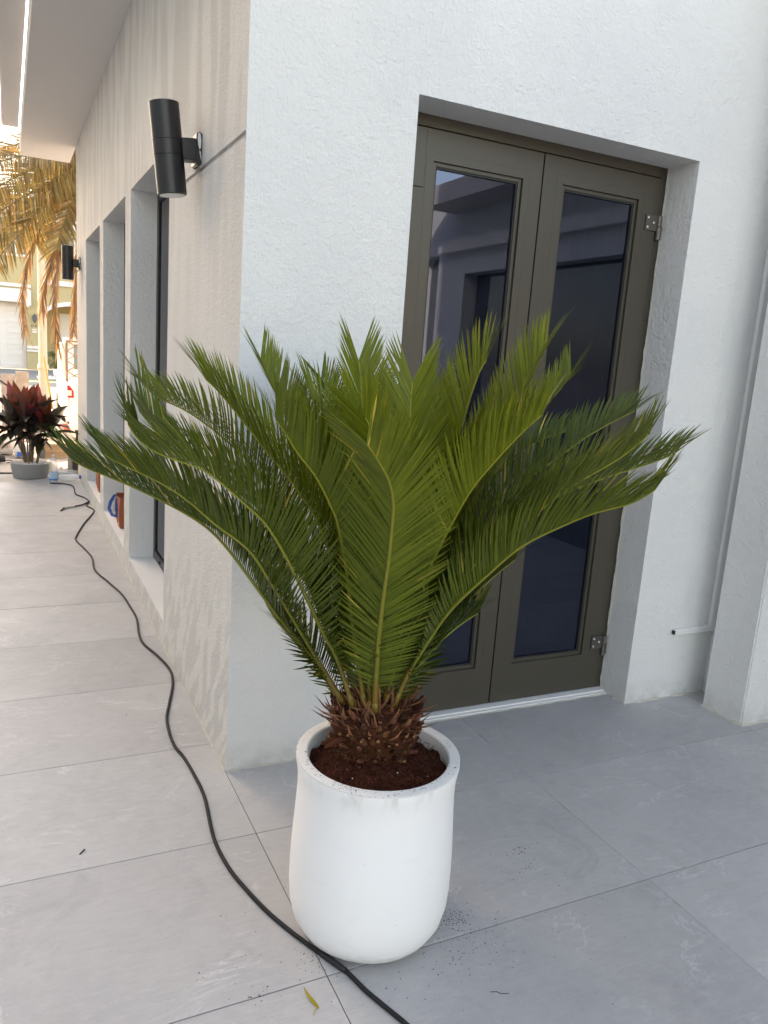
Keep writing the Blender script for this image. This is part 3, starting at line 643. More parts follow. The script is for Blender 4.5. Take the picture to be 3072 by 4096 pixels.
for a, z, l in ((-2.75, 0.545, 0.085), (-3.05, 0.525, 0.06)):
    d = Vector((math.cos(a), math.sin(a), 0)); p = AX + d * 0.095 + Vector((0, 0, z)); mb = MB(); mb.tube([p, p + d * l * 0.6 + Vector((0, 0, 0.002)), p + d * l], [0.007, 0.006, 0.0045], 7, True, (0.7, 0.6, 0.6)); mb.build('broken_stalk', M['fibre'], trunk, colour=True)

# fronds: the stalk of each is traced in the photograph, its depth set by where it stands in the crown
A = lambda *p: [(200 + .7836 * x, 1300 + .7836 * y) for x, y in p]
B = lambda *p: [(1300 + .9042 * x, 1300 + .9042 * y) for x, y in p]
K = lambda *p: [(1000 + .7233 * x, 2100 + .7233 * y) for x, y in p]
FR = [  # px stalk base -> tip, tip depth, base depth, age (0 young .. 1 old), leaflet scale
    (K((490, 960), (420, 830), (300, 680), (150, 500)) + A((905, 1140), (760, 1005), (560, 893), (380, 808), (165, 720), (30, 628)), -0.12, -0.02, 1.0, 1.0),
    (K((520, 985), (400, 790), (260, 560), (130, 350), (0, 145)) + A((850, 1025), (700, 895), (560, 805), (400, 728), (290, 670), (210, 585)), -0.24, -0.04, 0.9, 1.0),
    (K((570, 1010), (490, 760), (400, 590), (310, 400), (200, 180), (90, 0)) + A((1010, 930), (900, 830), (780, 740), (640, 690), (520, 640), (430, 560), (350, 415)), -0.34, -0.07, 0.85, 1.08),
    (K((600, 960), (500, 700), (380, 400)) + A((1180, 960), (1050, 740), (900, 590), (760, 480), (660, 420), (540, 365), (460, 285), (395, 205)), 0.18, 0.0, 0.6, 1.0),
    (K((640, 950), (570, 650)) + A((1400, 1080), (1280, 870), (1200, 760), (1100, 640), (1000, 510), (860, 340), (790, 275), (722, 225)), 0.02, -0.01, 0.35, 1.1),
    (K((680, 930), (640, 600)) + A((1440, 980), (1300, 680), (1220, 490), (1130, 300), (1080, 190), (1040, 108)), 0.30, 0.02, 0.4, 1.0),
    (K((632, 1000), (602, 800), (572, 600), (532, 250), (485, 0)) + A((1440, 940), (1360, 780), (1260, 650), (1180, 520), (1095, 430)), -0.30, -0.07, 0.7, 1.12),
    (K((670, 930), (640, 500)) + A((1500, 1050), (1470, 800), (1432, 590), (1400, 470), (1350, 395), (1285, 322)), 0.10, 0.0, 0.2, 1.1),
    (K((690, 920), (640, 400)) + A((1560, 900), (1500, 600), (1420, 330), (1345, 222)), 0.52, 0.05, 0.9, 0.95),
    (K((700, 930), (690, 400)) + B((225, 900), (190, 600), (166, 370), (156, 220), (140, 92)), 0.22, 0.02, 0.1, 1.05),
    (K((690, 960), (700, 500)) + B((285, 800), (262, 650), (232, 550), (190, 430), (140, 355)), -0.06, -0.02, 0.2, 1.1),
    (K((688, 1050), (700, 800), (715, 600), (745, 350), (768, 200)) + B((300, 860), (303, 790), (292, 720), (272, 665), (235, 600), (188, 530), (150, 470)), -0.50, -0.085, 0.65, 1.05),
    (K((720, 930), (740, 500)) + B((340, 900), (362, 700), (375, 480), (379, 350), (388, 250), (398, 190)), 0.14, 0.01, 0.1, 1.1),
    (K((735, 930), (800, 500)) + B((440, 880), (540, 660), (582, 540), (642, 320), (702, 170), (770, 105)), 0.08, 0.01, 0.15, 1.12),
    (K((755, 920), (860, 500)) + B((560, 860), (680, 680), (800, 460), (850, 350), (900, 240), (960, 130), (1022, 45)), 0.22, 0.02, 0.2, 1.08),
    (K((770, 915), (880, 520)) + B((600, 860), (760, 640), (880, 470), (980, 350), (1060, 260), (1120, 150)), 0.40, 0.04, 0.5, 0.95),
    (K((748, 985), (800, 750), (850, 570), (930, 400), (977, 275)) + B((495, 1005), (560, 880), (640, 740), (720, 640), (820, 530), (900, 450), (1022, 345)), -0.20, -0.05, 0.5, 1.1),
    (K((790, 930), (900, 600)) + B((640, 900), (840, 720), (1000, 610), (1150, 500), (1300, 415), (1435, 350)), 0.36, 0.05, 0.85, 1.0),
    (K((800, 945), (920, 660)) + B((640, 980), (840, 850), (1000, 770), (1200, 690), (1400, 625), (1540, 575), (1618, 530)), 0.10, 0.03, 0.8, 1.05),
    (K((795, 1000), (870, 830), (950, 700), (1100, 480), (1300, 290), (1500, 120)) + B((1050, 890), (1200, 830), (1370, 785), (1530, 680)), -0.22, -0.06, 0.8, 1.05),
    (K((805, 950), (920, 690)) + B((690, 1020), (860, 900), (1000, 780), (1130, 690), (1320, 580), (1500, 425)), -0.02, 0.0, 0.75, 1.05),
    (K((780, 905), (900, 540)) + B((620, 850), (740, 680), (870, 560), (1000, 490), (1140, 455)), 0.55, 0.06, 1.0, 0.95),
    (K((815, 980), (900, 850), (1040, 640), (1200, 430), (1330, 300), (1500, 165)), 0.16, 0.0, 1.0, 0.95),
    (K((480, 950), (390, 800), (250, 640), (100, 450)) + A((1000, 1150), (880, 1060), (740, 985), (620, 930)), 0.10, 0.0, 1.0, 0.95),
    (K((700, 905), (690, 300)) + B((235, 700), (240, 420), (240, 215)), 0.55, 0.06, 0.9, 0.95),
    (K((730, 905), (760, 400)) + B((420, 760), (480, 450), (512, 195)), 0.56, 0.06, 0.9, 0.95),
    (K((650, 915), (600, 500)) + A((1420, 900), (1330, 620), (1250, 430), (1190, 280)), 0.55, 0.05, 0.95, 0.95),
    (K((600, 940), (520, 700), (430, 480)) + A((1120, 1000), (960, 850), (800, 740), (620, 620), (480, 470), (400, 370)), 0.05, 0.0, 0.8, 1.05),
    (K((740, 960), (760, 700)) + B((420, 1000), (470, 850), (560, 700), (660, 560), (730, 440), (748, 380)), 0.0, 0.0, 0.3, 1.0),
    (K((560, 980), (500, 800), (450, 650), (380, 480), (320, 330)) + A((1190, 1150), (1090, 1000)), 0.02, -0.02, 1.0, 0.95),
    (K((660, 1000), (650, 820), (640, 640), (650, 430), (640, 250)), -0.10, -0.06, 0.95, 0.95),
    (K((740, 1010), (790, 830), (850, 680), (900, 560), (1000, 420)), -0.10, -0.05, 0.95, 0.95),
    (K((800, 1010), (860, 880), (930, 780), (1040, 660), (1150, 560), (1290, 470)), 0.05, -0.02, 1.0, 0.9),
    (K((500, 975), (440, 860), (360, 750), (260, 640), (160, 560)), 0.08, 0.0, 1.0, 0.9),
    (K((660, 960), (630, 700)) + A((1480, 1150), (1440, 950), (1400, 760), (1330, 600), (1250, 470)), 0.03, 0.0, 0.35, 1.05),
]
def resample(P, n):
    # Catmull-Rom then even spacing
    Q = []
    for i in range(len(P) - 1):
        p0, p1, p2, p3 = P[max(i - 1, 0)], P[i], P[i + 1], P[min(i + 2, len(P) - 1)]
        for k in range(10):
            t = k / 10; Q.append(0.5 * ((2 * p1) + (p2 - p0) * t + (2 * p0 - 5 * p1 + 4 * p2 - p3) * t * t + (3 * p1 - p0 - 3 * p2 + p3) * t ** 3))
    Q.append(P[-1])
    for _ in range(6): Q = [Q[0]] + [(Q[i - 1] + Q[i] * 2 + Q[i + 1]) / 4 for i in range(1, len(Q) - 1)] + [Q[-1]]
    L = [0]
    for i in range(1, len(Q)): L.append(L[-1] + (Q[i] - Q[i - 1]).length)
    out = []; j = 0
    for k in range(n):
        t = L[-1] * k / (n - 1)
        while j < len(L) - 2 and L[j + 1] < t: j += 1
        f = (t - L[j]) / max(1e-9, L[j + 1] - L[j]); out.append(Q[j].lerp(Q[j + 1], min(1, f)))
    return out, L[-1]
def ribbon(mb, p, d, wv, bend, L, W, c, tipc=None, segs=4):
    pts = []
    for i in range(segs + 1):
        t = i / segs; pts.append(p + d * (L * t) + bend * (L * t * t))
    ws = [0.55, 1.0, 1.0, 0.78, 0.06] if segs == 4 else [0.7, 1, 0.8, 0.06]
    vs_ = []
    for q, s in zip(pts, ws): vs_ += [q - wv * (W * s * 0.5), q + wv * (W * s * 0.5)]
    for i in range(segs):
        mb.add([vs_[2 * i], vs_[2 * i + 1], vs_[2 * i + 3], vs_[2 * i + 2]], [(0, 1, 2, 3)], tipc if (tipc and i >= segs - 2) else c)
INDIV = {11, 6}
for fi, (px, dt, db, age, ls) in enumerate(FR):
    rnd = random.Random(100 + fi)
    n = len(px); P = []
    lens = [0]
    for i in range(1, n): lens.append(lens[-1] + math.hypot(px[i][0] - px[i - 1][0], px[i][1] - px[i - 1][1]))
    for q, l in zip(px, lens):
        t = l / lens[-1]; P.append(on_depth(q, AX, db + (dt - db) * t ** 1.25))
    NP = 64; C, Lf = resample(P, NP + 3); C = C[:NP]
    root = C[0]
    g = 1 - 0.30 * age; base_c = (0.64 + 1.30 * (1 - age), 0.74 + 1.02 * (1 - age), 0.85 + 0.25 * (1 - age))
    mb = MB(); rads = [0.0085 * (1 - 0.80 * (i / (NP - 1)) ** 0.8) * (1.25 if i < 3 else 1) for i in range(NP)]
    for i in range(0, NP - 1, 3):
        j = min(i + 3, NP - 1); t = i / NP
        c = (0.62 + 0.45 * t, 0.62 + 0.42 * t, 0.9) if t > 0.12 else (0.75, 0.52, 0.8)
        c = tuple(x * (1.1 - 0.28 * age) for x in c)
        mb.tube(C[i:j + 1], rads[i:j + 1], 6, i == 0 or j == NP - 1, c, flat=0.8)
    fr = mb.build('frond', M['rachis'], cyc, smooth=True, colour=True)
    out = (C[-1] - root); outh = Vector((out.x, out.y, 0))
    if outh.length < 0.12: outh = -FH * 0.5
    outh.normalize(); lat = abs(outh.dot(Vector((FH.y, -FH.x, 0))))
    lm = MB(); NL = int((120 + (26 if age < 0.55 else 0)) * min(1.05, Lf / 0.85)); s0 = 0.085 + 0.03 * rnd.random()
    fixed = None
    for k in range(NL):
        t = s0 + (1 - s0) * (k / (NL - 1)) ** 0.90
        x = t * (NP - 1); i = min(int(x), NP - 2); f = x - i
        p = C[i].lerp(C[i + 1], f); T = (C[min(i + 2, NP - 1)] - C[max(i - 1, 0)]).normalized()
        N = Vector((0, 0, 1)) * 0.75 - outh * 0.65; N = (N - T * N.dot(T))
        if N.length < 1e-3: N = -outh
        N.normalize(); S = T.cross(N).normalized()
        u = (t - s0) / (1 - s0)
        Lp = 0.168 * ls * (0.34 + 0.66 * min(1, u / 0.34) ** 0.8) * (1.0 - 0.36 * max(0, (u - 0.6) / 0.4) ** 1.2)
        beta = RAD(67 - 32 * u ** 1.1); gam = RAD(-8 + (32 + 26 * lat) * min(1, u / 0.35)); yg = max(0.0, 1 - age / 0.55); beta -= RAD(16 * yg * (1 - 0.4 * u)); gam *= 1 - 0.35 * yg; Lp *= 1 + 0.22 * yg * u
        for sgn in (-1, 1):
            if rnd.random() < 0.012: continue
            wild = 4.0 if rnd.random() < 0.025 else 1.0; bt = beta + RAD(rnd.uniform(-2.5, 2.5) * wild); gm = gam + RAD(rnd.uniform(-4, 4) * wild); Lq = Lp * rnd.uniform(0.92, 1.06)
            d = (T * math.cos(bt) + (S * sgn * math.cos(gm) + N * math.sin(gm)) * math.sin(bt)).normalized()
            wv = (T - d * T.dot(d)).normalized(); wv = (wv * 0.93 + N * (0.22 + 0.10 * rnd.uniform(-1, 1))).normalized()
            bend = T * 0.12 + Vector((0, 0, -0.10)) + S * sgn * rnd.uniform(-0.03, 0.03)
            v = rnd.uniform(0.72, 1.20); c = (base_c[0] * v, base_c[1] * v, base_c[2] * v); tc = None
            q = rnd.random()
            if q < 0.007 * (0.3 + age): c = (4.2 * v, 2.6 * v, 5.0 * v); tc = (5.0 * v, 3.0 * v, 7.0 * v)
            elif q < 0.055 * (0.4 + age): tc = (2.6 * v, 1.7 * v, 2.6 * v)
            tgt = lm
            if fi in INDIV: tgt = MB()
            ribbon(tgt, p, d, wv, bend, Lq, 0.0050 * (0.85 + 0.15 * ls), c, tc)
            if fi in INDIV: tgt.build('leaflet', M['leaf'], fr, colour=True)
    if fi not in INDIV:
        lo = lm.build('leaflets', M['leaf'], fr, colour=True); lo['kind'] = 'stuff'

# ================================================================== CABLE AND LITTER ON THE FLOOR
cp = [(-0.307, 5.963), (-0.169, 5.918), (-0.103, 5.759), (-0.107, 5.355), (-0.049, 5.179), (-0.020, 4.978), (-0.058, 4.793), (-0.018, 4.55), (-0.142, 4.054), (-0.229, 3.643), (-0.24, 3.494), (-0.207, 3.264), (-0.177, 2.994), (-0.188, 2.687), (-0.136, 2.396), (-0.089, 2.131), (-0.074, 1.895), (-0.068, 1.681), (-0.09, 1.45), (-0.089, 1.301), (-0.051, 1.133), (-0.025, 0.954), (-0.038, 0.8), (-0.089, 0.6), (-0.124, 0.467), (-0.137, 0.338), (-0.137, 0.226), (-0.122, 0.136), (-0.112, 0.009), (-0.109, -0.147), (-0.132, -0.377), (-0.125, -0.529), (-0.102, -0.642), (-0.074, -0.744), (-0.04, -0.834), (-0.005, -0.911), (0.019, -0.96), (0.046, -1.014), (0.067, -1.086), (0.093, -1.153), (0.114, -1.207), (0.15, -1.32), (0.17, -1.5), (0.15, -1.8), (0.05, -2.3), (-0.1, -3.0)]
cab = thing('power_cable', (-0.1, 0.0, 0), 'long black power cable snaking along the foot of the side wall', 'cable')
P = [Vector((x, y, 0.0062)) for x, y in cp]
Q = []
for i in range(len(P) - 1):
    p0, p1, p2, p3 = P[max(i - 1, 0)], P[i], P[i + 1], P[min(i + 2, len(P) - 1)]
    for k in range(6):
        t = k / 6; Q.append(0.5 * ((2 * p1) + (p2 - p0) * t + (2 * p0 - 5 * p1 + 4 * p2 - p3) * t * t + (3 * p1 - p0 - 3 * p2 + p3) * t ** 3))
mb = MB(); mb.tube(Q, 0.0058, 10); mb.build('sheath', M['cable'], cab, smooth=60)
mb = MB(); mb.tube([(0.010, -0.942, 0.0065), (0.022, -0.966, 0.0068), (0.034, -0.990, 0.0068), (0.046, -1.014, 0.0065)], [0.0072, 0.0078, 0.0076, 0.0070], 10); mb.build('tape_wrap', M['black'], cab, smooth=60)
lead = thing('spare_lead', (-0.2, 4.7, 0), 'short taped cable end lying beside the power cable', 'cable')
mb = MB(); mb.tube([(-0.03, 4.92, 0.013), (-0.092, 4.80, 0.012), (-0.163, 4.753, 0.008), (-0.22, 4.715, 0.008)], 0.007, 8); mb.build('sheath', M['cable'], lead, smooth=60)
mb = MB(); mb.tube([(-0.165, 4.75, 0.010), (-0.22, 4.715, 0.010), (-0.255, 4.68, 0.010)], [0.009, 0.011, 0.008], 8); mb.build('tape_wrap', M['bagwhite'], lead, smooth=60)
mb = MB(); mb.tube([(-0.255, 4.68, 0.010), (-0.285, 4.585, 0.008)], [0.009, 0.006], 8); mb.build('plug', M['black'], lead, smooth=60)
fl = thing('fallen_leaflet', (-0.065, -1.06, 0), 'yellow green fallen leaflet lying on the tiles', 'leaf')
mb = MB(); pts = [Vector(p) for p in ((-0.066, -1.019, 0.003), (-0.067, -1.040, 0.006), (-0.064, -1.060, 0.006), (-0.058, -1.078, 0.004), (-0.055, -1.089, 0.002))]
ws = [0.0003, 0.0026, 0.0036, 0.0034, 0.0022]
for i in range(4):
    a, b = pts[i], pts[i + 1]; s = Vector((1, 0.25, 0.25)); mb.quad(a - s * ws[i], b - s * ws[i + 1], b + s * ws[i + 1], a + s * ws[i], (3.4, 2.1, 1.2))
mb.build('blade', M['leaf'], fl, colour=True)
mb = MB(); mb.tube([(-0.057, -1.086, 0.002), (-0.066, -1.094, 0.003), (-0.073, -1.103, 0.002)], 0.0009, 4, True, (2.0, 1.4, 1.0)); mb.build('stalk', M['rachis'], fl, colour=True)
tw = MB(); tw.tube([(0.353, -1.196, 0.001), (0.368, -1.202, 0.002), (0.374, -1.210, 0.001), (0.393, -1.217, 0.0015)], 0.0008, 4); tag(tw.build('dry_twig', M['twig'], origin=(0.37, -1.2, 0)), 'thin dark twig lying on the tiles beyond the soil crumbs', 'twig')
tw = MB(); tw.tube([(-0.515, -0.318, 0.0015), (-0.500, -0.300, 0.002)], 0.0022, 5); tag(tw.build('dry_twig', M['twig'], origin=(-0.51, -0.31, 0)), 'stubby dark twig alone on the walkway tiles', 'twig')
mb = MB(); rnd = random.Random(5)
def crumb(x, y, s):
    h = s * rnd.uniform(0.4, 0.9); a = rnd.uniform(0, 6.28); v = []
    for k in range(4): v.append((x + s * rnd.uniform(0.6, 1.1) * math.cos(a + k * 1.57), y + s * rnd.uniform(0.6, 1.1) * math.sin(a + k * 1.57), 0.0004))
    mb.add(v + [(x + s * 0.2, y, h)], [(0, 1, 4), (1, 2, 4), (2, 3, 4), (3, 0, 4)], random.choice([(0.4, 0.3, 0.28), (0.8, 0.6, 0.5), (0.3, 0.25, 0.25)]))
for cx, cy, sd_, n, smax in ((0.40, -0.950, 0.022, 90, 0.0016), (0.375, -1.02, 0.06, 170, 0.0013), (0.745, -0.79, 0.05, 40, 0.0014), (0.755, -0.752, 0.008, 14, 0.002), (-0.005, -0.95, 0.03, 55, 0.0013), (0.45, -0.95, 0.12, 90, 0.0011), (0.10, -1.06, 0.08, 60, 0.0011), (-0.2, -0.95, 0.14, 60, 0.0013), (0.5, -1.1, 0.25, 60, 0.0012), (-0.17, -0.99, 0.012, 9, 0.002)):
    for _ in range(n): crumb(rnd.gauss(cx, sd_), rnd.gauss(cy, sd_), rnd.uniform(0.0006, smax * 1.7))
for x, y, s in ((-0.288, -0.885, 0.0028), (-0.146, -0.985, 0.0026), (-0.27, 0.55, 0.004)): crumb(x, y, s)
o = mb.build('soil_crumbs', M['fibre'], None, colour=True, origin=(0.3, -0.95, 0)); tag(o, 'dark soil crumbs scattered on the tiles around the pot', 'soil', kind='stuff')
# crumbs on the rim
mb = MB()
for cx, sd_, n in ((-2.6, 0.30, 60), (-2.3, 0.2, 30), (0.9, 0.25, 40), (-1.2, 0.5, 30), (0.1, 0.3, 26)):
    for _ in range(n):
        a = rnd.gauss(cx, sd_); r = rnd.uniform(0.185, 0.210); s = rnd.uniform(0.0005, 0.0018); x, y = PX + r * math.cos(a), PY + r * math.sin(a)
        mb.add([(x - s, y, RH - 0.0002), (x, y - s, RH - 0.0002), (x + s, y, RH - 0.0002), (x, y + s * 0.8, RH - 0.0002), (x, y, RH + s * 0.7)], [(0, 1, 4), (1, 2, 4), (2, 3, 4), (3, 0, 4)], (0.35, 0.25, 0.25))
o = mb.build('rim_crumbs', M['fibre'], soil, colour=True); o['kind'] = 'stuff'

# ================================================================== CARRIER BAGS ON THE WINDOW SILLS
def bag(x, y, label, sill=WZ0, ribbon=True):
    b = thing('carrier_bag', (x, y, sill), label, 'bag', 'terracotta carrier bags on the sills')
    w, l, h = 0.105, 0.20, 0.235                     # x depth, y length, height
    x0, x1, y0, y1 = x, x + w, y - l, y; z0 = sill
    mb = MB(); t = 0.002
    ring0 = [(x0 + 0.012, y0 + 0.010), (x1, y0 + 0.010), (x1, y1), (x0 + 0.012, y1), (x0 + 0.004, (y0 + y1) / 2)]
    ring1 = [(x0 + 0.0, y0), (x1, y0), (x1, y1), (x0 + 0.0, y1), (x0 + 0.030, (y0 + y1) / 2)]
    ring2 = [(x0 + 0.004, y0), (x1, y0 - 0.004), (x1, y1), (x0 + 0.004, y1 + 0.003), (x0 - 0.010, (y0 + y1) / 2)]
    levels = [(z0, ring0), (z0 + 0.05, ring1), (z0 + 0.15, ring1), (z0 + h, ring2)]
    vs_ = [(p[0], p[1], z) for z, r in levels for p in r]; fs = [(4, 3, 2, 1, 0)]
    for i in range(3):
        for k in range(5): fs.append((i * 5 + k, i * 5 + (k + 1) % 5, (i + 1) * 5 + (k + 1) % 5, (i + 1) * 5 + k))
    b0 = len(vs_)
    cx, cy_ = (x0 + x1) / 2, (y0 + y1) / 2
    for z, r in (levels[3], levels[1]): vs_ += [(p[0] + (cx - p[0]) * 0.03, p[1] + (cy_ - p[1]) * 0.03, z) for p in r]
    for k in range(5):
        fs.append((15 + (k + 1) % 5, b0 + (k + 1) % 5, b0 + k, 15 + k)); fs.append((b0 + k, b0 + (k + 1) % 5, b0 + 5 + (k + 1) % 5, b0 + 5 + k))
    mb.add(vs_, fs); mb.build('paper_body', M['orange'], b)
    if not ribbon: return b
    # ribbon handle hanging down the front
    ym = (y0 + y1) / 2 + 0.04; zt = z0 + h
    path = [(x0 - 0.002, ym - 0.03, zt - 0.005), (x0 - 0.014, ym + 0.0, zt - 0.010), (x0 - 0.040, ym + 0.02, zt - 0.060), (x0 - 0.052, ym + 0.02, zt - 0.110), (x0 - 0.030, ym + 0.01, zt - 0.160), (x0 - 0.010, ym - 0.01, zt - 0.172), (x0 - 0.006, ym - 0.04, zt - 0.12), (x0 - 0.005, ym - 0.06, zt - 0.02)]
    mb = MB()
    for i in range(len(path) - 1):
        a, c = Vector(path[i]), Vector(path[i + 1])
        nrm = lambda p, q: Vector((q.z - p.z, 0, p.x - q.x)).normalized() * 0.012
        n0 = nrm(Vector(path[max(i - 1, 0)]), c); n1 = nrm(a, Vector(path[min(i + 2, len(path) - 1)])); th = Vector((0.0, 0.004, 0))
        mb.quad(a - n0, c - n1, c + n1, a + n0); mb.quad(a - n0 + th, a + n0 + th, c + n1 + th, c - n1 + th)
    mb.build('ribbon_handle', M['bagblue'], b)
    mb = MB(); a = Vector((x0 - 0.018, ym - 0.036, zt - 0.012)); mb.add([a, a + Vector((0.010, -0.002, -0.004)), a + Vector((0.004, -0.003, -0.135)), a + Vector((-0.022, -0.001, -0.118))], [(0, 1, 2, 3)]); mb.build('ribbon_lining', M['bagwhite'], b)
    mb = MB(); mb.tube([(x1 - 0.05, y0 + 0.05, z0 + 0.05), (x1 - 0.02, y0 + 0.03, zt + 0.012)], 0.008, 8); mb.build('folded_paper', M['white'], b)
    return b
bag(0.038, 3.50, 'terracotta paper carrier bag with blue ribbon on the middle window sill')
bag(0.036, 4.93, 'terracotta paper carrier bag standing on the farthest window sill', ribbon=False)

# ================================================================== PLANTER WITH CORDYLINE
CX, CY = -0.478, 6.38
bw = thing('planter_bowl', (CX, CY, 0), 'low round grey planter with white pebbles at the terrace edge', 'planter')
mb = MB(); mb.lathe([(0.155, 0.0), (0.165, 0.004), (0.186, 0.10), (0.189, 0.150), (0.188, 0.153), (0.178, 0.153), (0.176, 0.145), (0.17, 0.11)], 56, (CX, CY, 0.001), cap=(True, False)); mb.build('bowl', M['bowl'], bw, smooth=40)
mb = MB(); rnd = random.Random(11)
for _ in range(520):
    a = rnd.uniform(0, 6.283); r = math.sqrt(rnd.random()) * 0.172; s = rnd.uniform(0.006, 0.012); x, y = CX + r * math.cos(a), CY + r * math.sin(a)
    mb.lathe([(0, -s * 0.7), (s, -s * 0.2), (s * 0.85, s * 0.4), (0, s * 0.7)], 6, (x, y, 0.142 + rnd.uniform(-0.004, 0.016)))
mb.lathe([(0.0, 0.135), (0.176, 0.135), (0.176, 0.139), (0.0, 0.139)], 24, (CX, CY, 0))
o = mb.build('pebbles', M['pebble'], bw); o['kind'] = 'stuff'
cor = thing('cordyline', (CX, CY, 0.14), 'dark purple cordyline with glowing red top leaves in the grey planter', 'plant')
rnd = random.Random(21)
heads = []
for i in range(15):
    a = i * 2.4 + rnd.uniform(-.3, .3); r0 = rnd.uniform(0.01, 0.075); r1 = r0 + rnd.uniform(0.02, 0.13); h = rnd.uniform(0.30, 0.54)
    b0 = Vector((CX + r0 * math.cos(a) * 1.2, CY + r0 * math.sin(a), 0.13)); b1 = Vector((CX + r1 * math.cos(a) * 1.2, CY + r1 * math.sin(a), 0.14 + h))
    mb = MB(); m1 = b0.lerp(b1, 0.5) + Vector((rnd.uniform(-.01, .01), rnd.uniform(-.01, .01), 0)); mb.tube([b0, m1, b1], [0.009, 0.008, 0.007], 7, True, (1, 1, 1)); mb.build('cane', M['cane'], cor, colour=True); heads.append((b1, a))
def cleaf(p, d, L, W, droop, c0, c1):
    mb = MB(); S = d.cross(Vector((0, 0, 1))); S = S.normalized() if S.length > 1e-3 else Vector((1, 0, 0)); S = (S + Vector((1, 0, 0)) * (0.9 if S.x >= 0 else -0.9)); S = (S - d * S.dot(d)).normalized(); n = 7; vs_ = []
    prev = p; dd = d.copy()
    prof_ = [0.12, 0.40, 0.78, 1.0, 1.0, 0.80, 0.42, 0.02]
    for i in range(n + 1):
        N = S.cross(dd).normalized(); ww = W * prof_[i] * 0.5
        vs_.append([prev - S * ww + N * ww * 0.45, prev.copy(), prev + S * ww + N * ww * 0.45])
        dd = (dd + Vector((0, 0, -droop))).normalized(); prev = prev + dd * (L / n)
    for i in range(n):
        t = i / n; c = tuple(a * (1 - t) + b * t for a, b in zip(c0, c1)); a, b = vs_[i], vs_[i + 1]
        mb.add([a[0], a[1], b[1], b[0]], [(0, 1, 2, 3)], c); mb.add([a[1], a[2], b[2], b[1]], [(0, 1, 2, 3)], c)
    mb.build('leaf', M['cord'], cor, smooth=True, colour=True)
for hi, (h, a0) in enumerate(heads):
    for k in range(8):
        a = a0 + k * 2.4 + rnd.uniform(-.3, .3); el = RAD(82 - k * 10 + rnd.uniform(-8, 8)); d = Vector((math.cos(a) * math.cos(el), math.sin(a) * math.cos(el), math.sin(el)))
        young = k < 3 and h.z > 0.54
        c0 = (0.075, 0.028, 0.022) if young else (0.045, 0.022, 0.026); c1 = rnd.choice([(0.32, 0.018, 0.040), (0.22, 0.050, 0.028)]) if young else rnd.choice([(0.028, 0.030, 0.016), (0.045, 0.020, 0.022), (0.035, 0.036, 0.018)])
        if h.z < 0.52: c0 = (0.030, 0.032, 0.022); c1 = (0.038, 0.046, 0.020)
        cleaf(h - Vector((0, 0, 0.012 * k)), d, rnd.uniform(0.26, 0.38), rnd.uniform(0.085, 0.120), 0.02 + 0.02 * k + rnd.uniform(0, 0.04), c0, c1)

# ================================================================== BOTTLES
bt = thing('water_bottle', (-0.27, 6.02, 0), 'clear plastic water bottle standing beside the grey planter', 'bottle')
mb = MB(); mb.lathe([(0.036, 0.0), (0.041, 0.008), (0.0435, 0.03), (0.0420, 0.05), (0.0435, 0.07), (0.0435, 0.115), (0.039, 0.14), (0.040, 0.165), (0.0435, 0.19), (0.042, 0.215), (0.034, 0.240), (0.018, 0.262), (0.0135, 0.272), (0.0135, 0.285)], 28, (-0.27, 6.02, 0.001)); mb.build('body', M['pet'], bt, smooth=60)
mb = MB(); mb.lathe([(0.0442, 0.045), (0.0442, 0.112)], 28, (-0.27, 6.02, 0.001)); mb.f = mb.f[:28]; mb.c = mb.c[:28]; mb.m = mb.m[:28]; mb.build('label_wrap', M['bluelabel'], bt, smooth=60)
mb = MB(); mb.lathe([(0.0444, 0.030), (0.0444, 0.045)], 28, (-0.27, 6.02, 0.001)); mb.f = mb.f[:28]; mb.c = mb.c[:28]; mb.m = mb.m[:28]; mb.build('label_band', M['blue'], bt, smooth=60)
mb = MB(); mb.lathe([(0.0148, 0.272), (0.0150, 0.274), (0.0150, 0.290), (0.0, 0.291)], 16, (-0.27, 6.02, 0.001)); mb.build('cap', M['bagwhite'], bt, smooth=40)
jg = thing('water_jug', (-0.12, 6.10, 0), 'crumpled clear plastic water jug with blue cap lying by the wall', 'bottle')
mb = MB(); mb.lathe([(0.03, -0.125), (0.058, -0.118), (0.064, -0.09), (0.060, -0.06), (0.064, -0.03), (0.060, 0.0), (0.063, 0.03), (0.050, 0.065), (0.024, 0.095), (0.017, 0.105)], 24, (0, 0, 0))
Rj = Matrix.Rotation(RAD(96), 3, 'Y') ; Rj = Matrix.Rotation(RAD(-14), 3, 'Z') @ Rj
mb.v = [tuple(Rj @ Vector((x * (1 + 0.14 * math.sin(9 * z * 12 + x * 40)), y * (0.92 + 0.1 * math.sin(70 * z)), z)) + Vector((-0.12, 6.10, 0.062))) for x, y, z in mb.v]
mb.v = [(x, y, max(0.001, z)) for x, y, z in mb.v]; mb.build('body', M['pet'], jg, smooth=60)
mb = MB(); mb.lathe([(0.0, 0.103), (0.020, 0.104), (0.020, 0.124), (0.0, 0.126)], 16); mb.v = [tuple(Rj @ Vector(v) + Vector((-0.12, 6.10, 0.062))) for v in mb.v]; mb.build('cap', M['blue'], jg, smooth=40)
bx = thing('wall_end_box', (-0.02, 6.9, 0), 'grey and black box standing beyond the wall end', 'box')  # plain grey box with a black front plate
mb = MB(); mb.box(-0.075, 0.05, 6.86, 7.0, -0.029, 0.17); mb.build('case', M['bowl'], bx, bevel=0.004)
mb = MB(); mb.box(-0.03, 0.03, 6.850, 6.861, 0.0, 0.15); mb.build('lid', M['gasket'], bx, bevel=0.002)
